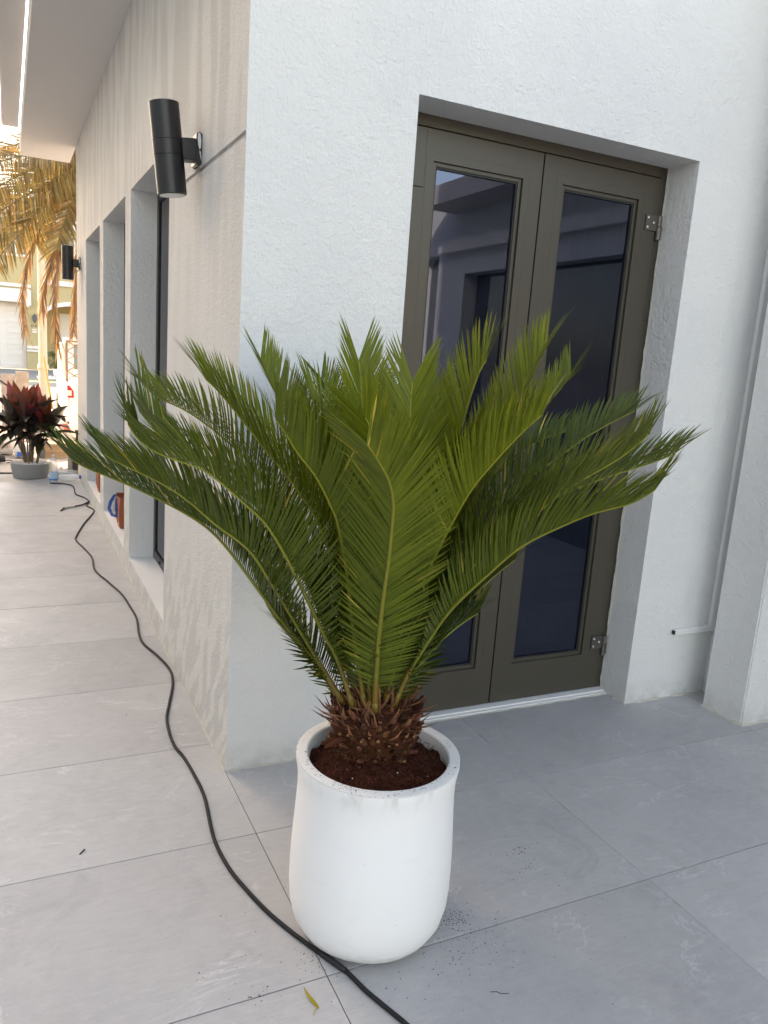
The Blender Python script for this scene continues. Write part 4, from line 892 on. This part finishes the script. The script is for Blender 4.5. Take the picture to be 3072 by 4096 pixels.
# terrace edge: bare mortar line
mb = MB(); mb.box(-5.4, -0.002, 6.051, 6.55, -0.029, -0.0005); structure(mb.build('mortar_edge', M['concrete']))
cb2 = MB(); cb2.tube([(-1.6, 6.72, 0.012 - 0.03), (-0.9, 6.76, -0.02), (-0.3, 6.75, -0.02), (0.0, 6.72, -0.02), (0.5, 6.75, -0.02)], 0.008, 6); tag(cb2.build('thin_cable', M['cable'], origin=(-0.5, 6.75, -0.02)), 'thin dark cable stretched across the dusty ground behind the planter', 'cable')
cb3 = MB(); cb3.lathe([(0.05, -0.029), (0.07, 0.02), (0.075, 0.10), (0.07, 0.105), (0.06, 0.03)], 20, (-0.32, 6.72, 0), cap=(True, False)); tag(cb3.build('yellow_tub', M['yellow'], smooth=40, origin=(-0.32, 6.72, 0)), 'yellow plastic tub half hidden behind the planter', 'tub')

# ================================================================== BUILDING SITE BEYOND THE TERRACE
GZ = -0.030
st = thing('plank_stack', (-0.05, 8.1, GZ), 'stack of raw wooden planks on the dusty ground', 'planks')
for k in range(7):
    z = GZ + 0.001 + k * 0.026; dx = random.uniform(-0.02, 0.02); mb = MB(); mb.box(-0.29 + dx, 0.45 + dx, 7.98 + random.uniform(-0.01, 0.01), 8.25, z, z + 0.023); mb.build('plank', M['plank'], st, bevel=0.002)
mb = MB(); mb.box(-0.335, -0.275, 7.93, 7.965, GZ, 0.20); mb.build('edge_board', M['lantern'], st, bevel=0.003)
def sackm(name, c, sx, sy, sz, rot, label, mat='sack', tilt=0.0, seed=1):
    o = thing(name, c, label, 'sack'); mb = MB(); n, m_ = 20, 12; vs_ = []; fs = []; r_ = random.Random(seed)
    R_ = Matrix.Rotation(rot, 3, 'Z') @ Matrix.Rotation(tilt, 3, 'Y')
    for i in range(m_ + 1):
        ph = -math.pi / 2 + math.pi * i / m_
        for k in range(n):
            th = 2 * math.pi * k / n; sg = lambda v, e: math.copysign(abs(v) ** e, v)
            x = sx * sg(math.cos(ph), 0.5) * sg(math.cos(th), 0.45); y = sy * sg(math.cos(ph), 0.5) * sg(math.sin(th), 0.45); z = sz * sg(math.sin(ph), 0.8)
            z *= 1 - 0.45 * (abs(x) / sx) ** 4; z += 0.015 * math.sin(x * 40 + seed) * math.sin(y * 33)
            v = R_ @ Vector((x, y, z)); vs_.append((c[0] + v.x, c[1] + v.y, max(GZ, c[2] + v.z)))
    for i in range(m_):
        for k in range(n):
            k2 = (k + 1) % n; fs.append((i * n + k, i * n + k2, (i + 1) * n + k2, (i + 1) * n + k))
    mb.add(vs_, fs); mb.build('cloth', M[mat], o, smooth=True); return o
s1 = sackm('cement_sack', (-0.06, 8.75, 0.185), 0.20, 0.13, 0.17, 0.25, 'pale cement sack with red printed corner leaning on the planks', tilt=0.5, seed=2)
mb = MB(); mb.add([(-0.07, 8.600, 0.335), (0.03, 8.598, 0.345), (0.095, 8.605, 0.22), (0.055, 8.597, 0.215)], [(0, 1, 2, 3)]); mb.build('red_print', M['sackred'], s1)
for k in range(8):
    mb = MB(); t = k / 7; x = -0.075 + 0.115 * t; z = 0.305 - 0.115 * t; mb.add([(x, 8.594, z), (x + 0.008, 8.594, z - 0.008), (x + 0.001, 8.594, z - 0.018), (x - 0.007, 8.594, z - 0.010)], [(0, 1, 2, 3)]); mb.build('print_mark', M['ink'], s1)
s2 = sackm('grout_sack', (-0.74, 8.25, 0.10), 0.16, 0.12, 0.13, 0.1, 'pale paper sack with printed table and lines behind the cordyline', seed=5)
mb = MB()
for k in range(5): mb.box(-0.80, -0.66, 8.118, 8.119, 0.075 + 0.012 * k, 0.079 + 0.012 * k)
for k in range(3): mb.box(-0.795 + 0.05 * k, -0.791 + 0.05 * k, 8.1165, 8.1175, 0.06, 0.15)
mb.build('printed_table', M['pinkink'], s2)
s3 = sackm('plastic_sack', (-0.50, 7.98, 0.06), 0.125, 0.09, 0.09, -0.1, 'white and blue plastic sack on the ground behind the cordyline canes', seed=8, mat='white')
mb = MB(); mb.box(-0.59, -0.44, 7.885, 7.889, 0.0, 0.055); mb.build('blue_print', M['blue'], s3)
tl = thing('power_tool', (-0.80, 7.55, GZ), 'black power tool with its lead lying on the dusty ground', 'tool')
mb = MB(); mb.tube([(-0.95, 7.55, 0.02), (-0.80, 7.55, 0.02), (-0.72, 7.56, 0.02)], [0.045, 0.05, 0.035], 12); mb.build('motor', M['gasket'], tl, smooth=50)
mb = MB(); mb.tube([(-0.72, 7.56, 0.0), (-0.66, 7.62, -0.01), (-0.62, 7.58, -0.02), (-0.70, 7.5, -0.02)], 0.006, 6); mb.build('lead', M['cable'], tl)
for nm, xa, xb, h, y, lb in (('stone_slab', -0.765, -0.563, 0.83, 11.0, 'cracked beige marble slab standing left of the smooth slab'), ('stone_slab', -0.555, -0.370, 0.88, 11.05, 'smooth beige marble slab standing behind the red cordyline leaves')):
    mb = MB(); mb.add([(xa, y, GZ), (xb, y, GZ), (xb, y + 0.03, GZ), (xa, y + 0.03, GZ), (xa, y + 0.12, h), (xb, y + 0.12, h), (xb, y + 0.15, h), (xa, y + 0.15, h)], [(0, 3, 2, 1), (4, 5, 6, 7), (0, 1, 5, 4), (1, 2, 6, 5), (2, 3, 7, 6), (3, 0, 4, 7)]); tag(mb.build(nm, M['marble'], bevel=0.003, origin=((xa + xb) / 2, y, GZ)), lb, 'slab', 'marble slabs set upright')
mb = MB(); mb.tube([(-0.95, 10.9, 0.86), (-0.63, 10.95, 0.63), (-0.40, 10.97, 0.47), (0.05, 10.95, 0.10), (0.2, 10.95, GZ)], 0.014, 8); tag(mb.build('black_pipe', M['black'], origin=(-0.4, 10.95, 0)), 'black pipe leaning across the marble slabs', 'pipe')
mb = MB(); mb.tube([(0.030, 15.70, 0.99), (0.058, 15.5, 0.75), (0.155, 15.0, GZ)], 0.022, 8); tag(mb.build('wooden_pole', M['pole'], origin=(0.15, 15, 0)), 'orange wooden pole leaning on the cream post', 'pole')
po = thing('lamp_post', (0.030, 16.0, GZ), 'tall cream fluted post beyond the building rubble', 'post')
mb = MB(); mb.lathe([(0.096, GZ), (0.094, 0.72)], 28, (0.030, 16, 0)); mb.build('lower_shaft', M['post'], po, smooth=30)
mb = MB(); mb.lathe([(0.096, 0.715), (0.112, 0.73), (0.114, 0.77), (0.104, 0.82), (0.088, 0.86)], 28, (0.030, 16, 0)); mb.build('collar', M['post'], po, smooth=50)
mb = MB(); mb.lathe([(0.086, 0.855), (0.080, 5.0), (0.07, 8.0)], 28, (0.030, 16, 0)); mb.build('upper_shaft', M['post'], po, smooth=30)
mb = MB(); mb.tube([(0.02, 15.91, 0.9), (0.02, 15.92, 3.2)], 0.010, 6); mb.build('cable_conduit', M['post'], po)
# pickup truck at the wall end
tk = thing('pickup_truck', (1.0, 9.2, GZ), 'white pickup truck with red tail lamp beyond the wall end', 'truck')
X0, Y0 = 0.062, 9.0
mb = MB(); mb.box(X0, X0 + 1.55, Y0, Y0 + 1.6, 0.30, 0.86); mb.build('cargo_bed', M['truck'], tk, bevel=0.03)
mb = MB(); mb.box(X0 + 0.02, X0 + 1.53, Y0 + 1.62, Y0 + 2.7, 0.30, 1.45); mb.build('cab', M['truck'], tk, bevel=0.08)
mb = MB(); mb.box(X0 + 0.05, X0 + 1.5, Y0 + 2.7, Y0 + 3.5, 0.30, 0.90); mb.build('bonnet', M['truck'], tk, bevel=0.06)
mb = MB(); mb.box(X0 + 0.02, X0 + 1.53, Y0 - 0.08, Y0 - 0.002, 0.22, 0.46); mb.build('bumper', M['truck'], tk, bevel=0.03)
mb = MB(); mb.box(X0 + 0.2, X0 + 1.35, Y0 + 1.608, Y0 + 1.622, 0.98, 1.36); mb.build('rear_window', M['dglass'], tk)
for xs in (X0 - 0.004, X0 + 1.554 - 0.08):
    mb = MB(); mb.add([(xs, Y0 - 0.012, 0.66), (xs + 0.084, Y0 - 0.012, 0.655), (xs + 0.084, Y0 - 0.012, 0.745), (xs + 0.03, Y0 - 0.012, 0.82), (xs, Y0 - 0.012, 0.815), (xs, Y0 + 0.06, 0.66), (xs + 0.084, Y0 + 0.06, 0.655), (xs + 0.084, Y0 + 0.06, 0.745), (xs + 0.03, Y0 + 0.06, 0.82), (xs, Y0 + 0.06, 0.815)], [(0, 1, 2, 3, 4), (9, 8, 7, 6, 5), (0, 4, 9, 5), (1, 0, 5, 6), (2, 1, 6, 7), (3, 2, 7, 8), (4, 3, 8, 9)]); t_ = mb.build('tail_lamp', M['red'], tk)
    mb = MB(); mb.box(xs - 0.002, xs + 0.055, Y0 - 0.0145, Y0 - 0.0115, 0.685, 0.755); mb.build('reverse_lens', M['clear'], t_)
for wx in (X0 + 0.10, X0 + 1.45):
    for wy in (Y0 + 0.55, Y0 + 3.0):
        mb = MB(); mb.tube([(wx - 0.08, wy, 0.24), (wx + 0.08, wy, 0.24)], 0.27, 24); wh = mb.build('tyre', M['tyre'], tk, smooth=40)
        mb = MB(); mb.tube([(wx - 0.084, wy, 0.24), (wx + 0.084, wy, 0.24)], 0.15, 16); mb.build('rim', M['steel'], wh, smooth=40)
tr = thing('lattice_frame', (0.2, 9.4, 0.86), 'rusty steel lattice frame standing in the truck bed', 'frame')
fx = [(0.085, 9.35), (0.30, 9.35), (0.085, 9.56), (0.30, 9.56)]
mb = MB()
for x, y in fx: mb.tube([(x, y, 0.84), (x, y, 1.42)], 0.012, 6)
mb.build('uprights', M['rust'], tr)['kind'] = 'stuff'
mb = MB()
for k in range(4):
    z = 0.86 + 0.14 * k
    for (a, b) in ((0, 1), (1, 3), (3, 2), (2, 0)):
        mb.tube([(*fx[a], z), (*fx[b], z + 0.14)] if k % 2 else [(*fx[a], z + 0.14), (*fx[b], z)], 0.008, 5)
for (a, b) in ((0, 1), (1, 3), (3, 2), (2, 0)): mb.tube([(*fx[a], 1.41), (*fx[b], 1.41)], 0.010, 5)
mb.build('braces', M['rust'], tr)['kind'] = 'stuff'
# rubble
mb = MB(); rnd = random.Random(3)
for _ in range(420):
    x = rnd.uniform(-0.9, 0.9); y = rnd.uniform(6.7, 14); s = rnd.uniform(0.008, 0.05) * (1.4 if y > 9 else 0.6)
    if 7.9 < y < 8.9 and -0.9 < x < 0.5: continue
    v = [(x + s * rnd.uniform(-1, 1), y + s * rnd.uniform(-1, 1), GZ + s * rnd.uniform(-0.1, 0.9)) for _ in range(5)]
    mb.add(v, [(0, 1, 2), (0, 2, 3), (0, 3, 4), (1, 2, 4), (2, 3, 4), (0, 1, 4)])
tag(mb.build('rubble', M['rubble'], None, origin=(0, 10, 0)), 'pale pinkish building rubble strewn over the ground', 'rubble', kind='stuff')

# ================================================================== HOUSE ACROSS THE STREET
HY = 32.5
hs = thing('ochre_house', (0, HY, 0), 'ochre house across the street with white garage door and arched porch', 'house')
mb = MB(); wall(mb, lambda u, v, d: (u, HY + d, v), -9, 9, 0.0, 5.6, 0.45, [(-5.2, 0.065, 0.0, 2.607, None), (0.80, 3.2, 0.0, 2.66, None), (-0.66, 0.14, 4.45, 5.20, 0.2), (1.5, 2.3, 4.2, 5.3, 0.2), (-3.6, -2.4, 4.2, 5.3, 0.2)], back=False)
# arch spandrels
for xa, xb, zs, zt in ((0.80, 3.2, 2.22, 2.66), (-0.66, 0.14, 4.82, 5.20)):
    xm = (xa + xb) / 2; n = 24
    for k in range(n):
        t0, t1 = math.pi * k / n, math.pi * (k + 1) / n; q = [(xm - (xb - xa) / 2 * math.cos(t), zs + (zt - 0.02 - zs) * math.sin(t)) for t in (t0, t1)]
        mb.quad((q[0][0], HY + 0.002, q[0][1]), (q[1][0], HY + 0.002, q[1][1]), (q[1][0], HY + 0.002, zt), (q[0][0], HY + 0.002, zt)); mb.quad((q[0][0], HY + 0.002, q[0][1]), (q[0][0], HY + 0.3, q[0][1]), (q[1][0], HY + 0.3, q[1][1]), (q[1][0], HY + 0.002, q[1][1]))
mb.build('wall', M['ochre'], hs)
mb = MB(); n = 24
for k in range(n):
    t0, t1 = math.pi * k / n, math.pi * (k + 1) / n; f = lambda t, e: (2.0 - (1.2 + e) * math.cos(t), 2.22 + (0.42 + e) * math.sin(t))
    a, b, c, d = f(t0, 0), f(t1, 0), f(t1, 0.17), f(t0, 0.17); mb.add([(*[a[0]], HY - 0.05, a[1]), (b[0], HY - 0.05, b[1]), (c[0], HY - 0.05, c[1]), (d[0], HY - 0.05, d[1]), (a[0], HY + .01, a[1]), (b[0], HY + .01, b[1]), (c[0], HY + .01, c[1]), (d[0], HY + .01, d[1])], [(0, 1, 2, 3), (0, 4, 5, 1), (3, 2, 6, 7)])
mb.box(0.66, 0.80, HY - 0.05, HY - 0.001, 2.02, 2.22); mb.build('arch_trim', M['white'], hs)
gd = MB(); gd.box(-5.2, 0.065, HY + 0.28, HY + 0.32, 0.0, 2.61); gdo = gd.build('garage_door', M['garage'], hs)
for r in range(6):
    z = 0.03 + r * 0.43
    mb = MB(); mb.box(-5.19, 0.055, HY + 0.262, HY + 0.2805, z, z + 0.40); pnl = mb.build('door_panel', M['garage'], gdo, bevel=0.006)
for r in range(6):
    z = 0.03 + r * 0.43
    for c_ in range(6):
        x = 0.0 - c_ * 0.86 - 0.34
        mb = MB(); mb.box(x - 0.30, x + 0.30, HY + 0.250, HY + 0.2615, z + 0.08, z + 0.32); mb.build('raised_panel', M['garage'], gdo, bevel=0.006)
mb = MB(); mb.box(-5.3, 0.10, HY - 0.35, HY - 0.001, 2.61, 3.12); mb.build('garage_canopy', M['white'], hs, bevel=0.02)
mb = MB(); mb.box(0.0, 0.25, HY - 0.30, HY - 0.001, 2.45, 3.16); mb.build('corbel', M['white'], hs, bevel=0.06)
mb = MB(); mb.box(-9, 0.25, HY - 0.10, HY - 0.001, 3.20, 3.33); mb.build('string_course', M['white'], hs, bevel=0.02)
mb = MB(); mb.box(0.80, 9, HY - 0.12, HY - 0.001, 3.38, 3.58); mb.build('string_course', M['white'], hs, bevel=0.02)
mb = MB(); mb.box(0.07, 0.56, HY - 0.06, HY - 0.001, 0.72, 0.80); mb.box(0.07, 0.56, HY - 0.06, HY - 0.001, 0.84, 0.95); mb.build('pier_band', M['white'], hs, bevel=0.01)
mb = MB(); mb.box(-9.2, 9.2, HY - 0.35, HY - 0.001, 5.56, 5.99); mb.build('cornice', M['white'], hs, bevel=0.05)
mb = MB(); mb.add([(-9.2, HY - 0.3, 5.995), (9.2, HY - 0.3, 5.995), (9.2, HY + 7, 5.995), (-9.2, HY + 7, 5.995), (-5, HY + 3, 7.0), (5, HY + 3, 7.0)], [(0, 1, 5, 4), (1, 2, 5), (2, 3, 4, 5), (3, 0, 4)]); mb.build('roof', M['roof'], hs)
mb = MB(); mb.quad((-9, HY + 0.45, 0), (9, HY + 0.45, 0), (9, HY + 0.45, 5.6), (-9, HY + 0.45, 5.6)); mb.build('inner_wall', M['ochre'], hs) if False else None
mb = MB(); mb.quad((0.6, HY + 1.6, 0), (3.4, HY + 1.6, 0), (3.4, HY + 1.6, 3), (0.6, HY + 1.6, 3)); mb.quad((0.6, HY + 0.45, 0), (0.6, HY + 1.6, 0), (0.6, HY + 1.6, 3), (0.6, HY + 0.45, 3)); mb.quad((0.6, HY + 0.3, 2.9), (3.4, HY + 0.3, 2.9), (3.4, HY + 1.6, 2.9), (0.6, HY + 1.6, 2.9)); mb.build('porch', M['ochre'], hs)
for k in range(2):
    mb = MB(); mb.box(1.38 + 0.42 * k, 1.79 + 0.42 * k, HY + 1.54, HY + 1.595, 0.02, 2.35); d_ = mb.build('entrance_door', M['garage'], hs, bevel=0.005)
    for z in (0.2, 1.15):
        mb = MB(); mb.box(1.44 + 0.42 * k, 1.73 + 0.42 * k, HY + 1.525, HY + 1.541, z, z + (0.8 if z < 1 else 1.05)); mb.build('raised_panel', M['white'], d_, bevel=0.006)
for xa, xb, z0, z1 in ((-0.66, 0.14, 4.45, 5.20), (1.5, 2.3, 4.2, 5.3), (-3.6, -2.4, 4.2, 5.3)):
    mb = MB(); mb.box(xa - 0.04, xb + 0.04, HY - 0.03, HY - 0.001, z0 - 0.09, z0); mb.box((xa + xb) / 2 - 0.03, (xa + xb) / 2 + 0.03, HY + 0.12, HY + 0.16, z0, z1); mb.box(xa, xa + 0.05, HY + 0.12, HY + 0.16, z0, z1); mb.box(xb - 0.05, xb, HY + 0.12, HY + 0.16, z0, z1); wf = mb.build('window', M['white'], hs)
    mb = MB(); mb.box(xa + 0.01, xb - 0.01, HY + 0.165, HY + 0.19, z0 + 0.01, z1 - 0.01); mb.build('pane', M['dglass'], wf)
def text_part(body, size, loc, mat, parent):
    cu_ = bpy.data.curves.new('t', 'FONT'); cu_.body = body; cu_.size = size; cu_.extrude = 0.004; cu_.align_x = 'CENTER'
    tmp = bpy.data.objects.new('t', cu_); col.objects.link(tmp); dg = bpy.context.evaluated_depsgraph_get(); me = bpy.data.meshes.new_from_object(tmp.evaluated_get(dg))
    bpy.data.objects.remove(tmp); me.transform(Matrix.Translation(Vector(loc) - org(parent)) @ Matrix.Rotation(RAD(90), 4, 'X')); me.materials.clear(); me.materials.append(mat)
    o = bpy.data.objects.new('house_number', me); col.objects.link(o); o.parent = parent; return o
text_part('D-8', 0.155, (0.345, HY - 0.008, 1.695), M['ink'], hs)
ln = thing('porch_lantern', (0.377, HY - 0.12, 1.9), 'grey wall lantern above the house number', 'lantern')
mb = MB(); mb.lathe([(0.02, 1.86), (0.045, 1.90), (0.07, 1.95), (0.085, 2.08), (0.09, 2.10), (0.06, 2.16), (0.015, 2.20), (0.0, 2.24)], 10, (0.377, HY - 0.12, 0)); mb.build('housing', M['lantern'], ln)
mb = MB(); mb.tube([(0.377, HY - 0.001, 2.12), (0.377, HY - 0.06, 2.20), (0.377, HY - 0.12, 2.22)], 0.015, 6); mb.build('bracket', M['lantern'], ln)
pq = thing('wall_plaque', (0.36, HY, 1.48), 'small white plaque with orange stripe under the house number', 'sign')
mb = MB(); mb.box(0.28, 0.44, HY - 0.02, HY - 0.001, 1.475, 1.62); mb.build('plate', M['white'], pq); mb = MB(); mb.box(0.29, 0.43, HY - 0.0245, HY - 0.0205, 1.54, 1.57); mb.build('stripe', M['pole'], pq)
bp = thing('white_planter', (0.935, 27.0, 0), 'round white planter among pebbles before the arched porch', 'planter')
mb = MB(); mb.lathe([(0.10, -0.01), (0.15, 0.03), (0.175, 0.15), (0.18, 0.26), (0.165, 0.26), (0.16, 0.2), (0.0, 0.2)], 28, (0.935, 27, 0.05)); mb.build('bowl', M['white'], bp, smooth=40)
mb = MB(); rnd = random.Random(9)
for _ in range(320):
    x, y = rnd.uniform(0.3, 2.6), rnd.uniform(26.2, 27.8); s = rnd.uniform(0.02, 0.05); mb.lathe([(0, -s * .6), (s, 0), (0, s * .7)], 6, (x, y, 0.0 + rnd.uniform(-0.02, 0.03)))
mb.box(0.25, 2.65, 26.15, 27.85, -0.02, 0.0); tag(mb.build('white_pebble_bed', M['pebble'], None, origin=(1.4, 27, 0)), 'bed of white pebbles round the white planter', 'pebbles', kind='stuff')
bs = thing('olive_bush', (0.935, 27, 0.25), 'round grey green bush growing in the white planter', 'bush')
mb = MB(); mb.tube([(0.935, 27, 0.22), (0.94, 27, 0.5)], 0.025, 7, True, (1, 1, 1)); mb.build('stem', M['cane'], bs, colour=True)
mb = MB(); cl = [(Vector((0.935 + rnd.gauss(0, 0.16), 27 + rnd.gauss(0, 0.15), 0.68 + rnd.gauss(0, 0.16))), rnd.uniform(0.08, 0.16)) for _ in range(26)]
for _ in range(2600):
    c, r = rnd.choice(cl); p = c + Vector((rnd.gauss(0, 1), rnd.gauss(0, 1), rnd.gauss(0, 1))).normalized() * r * rnd.uniform(0.5, 1.1); d = Vector((rnd.gauss(0, 1), rnd.gauss(0, 1), rnd.gauss(0, 1))).normalized(); e = d.cross(Vector((rnd.gauss(0, 1), rnd.gauss(0, 1), rnd.gauss(0, 1)))).normalized()
    s = rnd.uniform(0.7, 1.3); mb.quad(p - d * 0.035, p + e * 0.010, p + d * 0.035, p - e * 0.010, (s, s, s))
mb.build('crown', M['bush'], bs, colour=True)['kind'] = 'stuff'

# ================================================================== DATE PALM BEHIND THE WALL END
PC = Vector((0.95, 10.7, 4.75))
pm = thing('date_palm', (0.95, 10.7, GZ), 'date palm with golden drooping fronds behind the wall end', 'palm')
mb = MB(); mb.lathe([(0.24, GZ), (0.20, 1.0), (0.19, 3.5), (0.24, 4.4), (0.10, 4.75)], 20, (0.95, 10.7, 0)); mb.build('trunk', M['bark'], pm)
Z1 = lambda *p: [(0 + .3014 * x, 480 + .3014 * y) for x, y in p]
PF = [  # traced stalks: base hidden behind the wall -> tip ; y of tip ; dead?
    (Z1((1300, 250), (1000, 420), (640, 540), (430, 650), (200, 760), (0, 880), (-150, 1000)), 9.6, 0),
    (Z1((1300, 300), (1050, 560), (830, 790), (640, 1000), (520, 1190), (330, 1420), (180, 1600), (0, 1800), (-60, 1900)), 9.8, 0),
    (Z1((1300, 200), (900, 380), (500, 440), (100, 520), (-200, 640)), 9.5, 0),
    (Z1((1250, 300), (980, 560), (760, 760), (420, 960), (100, 1150), (-150, 1320)), 9.7, 0),
    (Z1((1300, 280), (1000, 520), (700, 830), (500, 1080), (300, 1280), (120, 1400), (-100, 1560)), 10.0, 0),
    (Z1((1300, 160), (800, 260), (350, 300), (0, 380), (-260, 480)), 10.4, 0),
    (Z1((1350, 400), (1150, 700), (1000, 980), (900, 1240), (800, 1500), (760, 1700)), 10.1, 0),
    (Z1((1300, 330), (1060, 620), (900, 900), (640, 1180), (520, 1480), (480, 1640)), 10.5, 0),
    (Z1((1280, 240), (900, 430), (600, 620), (300, 820), (60, 1010), (-120, 1150)), 10.3, 0),
    (Z1((1380, 420), (1100, 820), (970, 1160), (880, 1310), (780, 1600), (700, 1800), (640, 2020), (580, 2250), (560, 2500)), 9.9, 1),
    (Z1((1330, 380), (960, 850), (720, 1150), (540, 1420), (440, 1650), (380, 1850), (330, 2080), (300, 2300), (310, 2620), (340, 2760)), 9.7, 1),
    (Z1((1380, 460), (1120, 900), (960, 1260), (860, 1560), (790, 1850), (740, 2100), (720, 2400), (740, 2700), (770, 3000)), 9.6, 1),
    (Z1((1400, 480), (1180, 1000), (1080, 1500), (1020, 1900), (990, 2300), (985, 2650), (980, 2800)), 10.0, 1),
    (Z1((1350, 420), (1060, 900), (900, 1200), (820, 1480), (760, 1760), (700, 1900)), 10.3, 1),
]
for fi, (px, yt, dead) in enumerate(PF):
    rnd = random.Random(300 + fi); n = len(px); P = [ony(q, PC.y + (yt - PC.y) * (i / (n - 1)) ** 0.8) for i, q in enumerate(px)]; P[0] = P[0].lerp(PC, 0.5) if True else P[0]
    P = [PC] + P; C, Lf = resample(P, 60)
    mb = MB(); mb.tube(C, [0.028 * (1 - 0.85 * i / 59) for i in range(60)], 5, True, (0.9, 0.85, 0.7)); fr = mb.build('frond', M['dead'] if dead else M['frond'], pm, smooth=True, colour=True)
    lm = MB(); NL = 95
    for k in range(NL):
        t = 0.10 + 0.9 * k / (NL - 1); x = t * 59; i = min(int(x), 58); p = C[i].lerp(C[i + 1], x - i); T = (C[min(i + 2, 59)] - C[max(i - 1, 0)]).normalized()
        S = T.cross(Vector((0, -0.75, 0.65))); S = S.normalized() if S.length > 1e-3 else Vector((1, 0, 0)); N = S.cross(T)
        for sgn in (-1, 1):
            if dead:
                d = (T * 0.92 + S * sgn * rnd.uniform(0.08, 0.34) + N * rnd.uniform(-0.3, 0.3) + Vector((0, 0, -0.25))).normalized(); L = rnd.uniform(0.20, 0.38); s = rnd.uniform(0.55, 1.25); c = (s, s * rnd.uniform(0.85, 1.0), s * 0.9); W = 0.016
            else:
                d = (T * rnd.uniform(0.60, 0.72) + S * sgn * rnd.uniform(0.66, 0.78) + N * rnd.uniform(0.0, 0.3) + Vector((0, 0, -0.15))).normalized(); L = rnd.uniform(0.34, 0.46) * (1 - 0.45 * max(0, t - 0.6)); s = rnd.uniform(0.5, 1.5); c = (s, s, s); W = 0.020
                if rnd.random() < 0.3: c = (s * 1.25, s * 0.95, s * 0.9)
            wv = (T - d * T.dot(d)); wv = wv.normalized() if wv.length > 1e-3 else N
            ribbon(lm, p, d, (wv + N * rnd.uniform(-0.5, 0.5)).normalized(), Vector((0, 0, -0.12)), L, W, c, None, 3)
    lo = lm.build('leaflets', M['dead'] if dead else M['frond'], fr, colour=True); lo['kind'] = 'stuff'
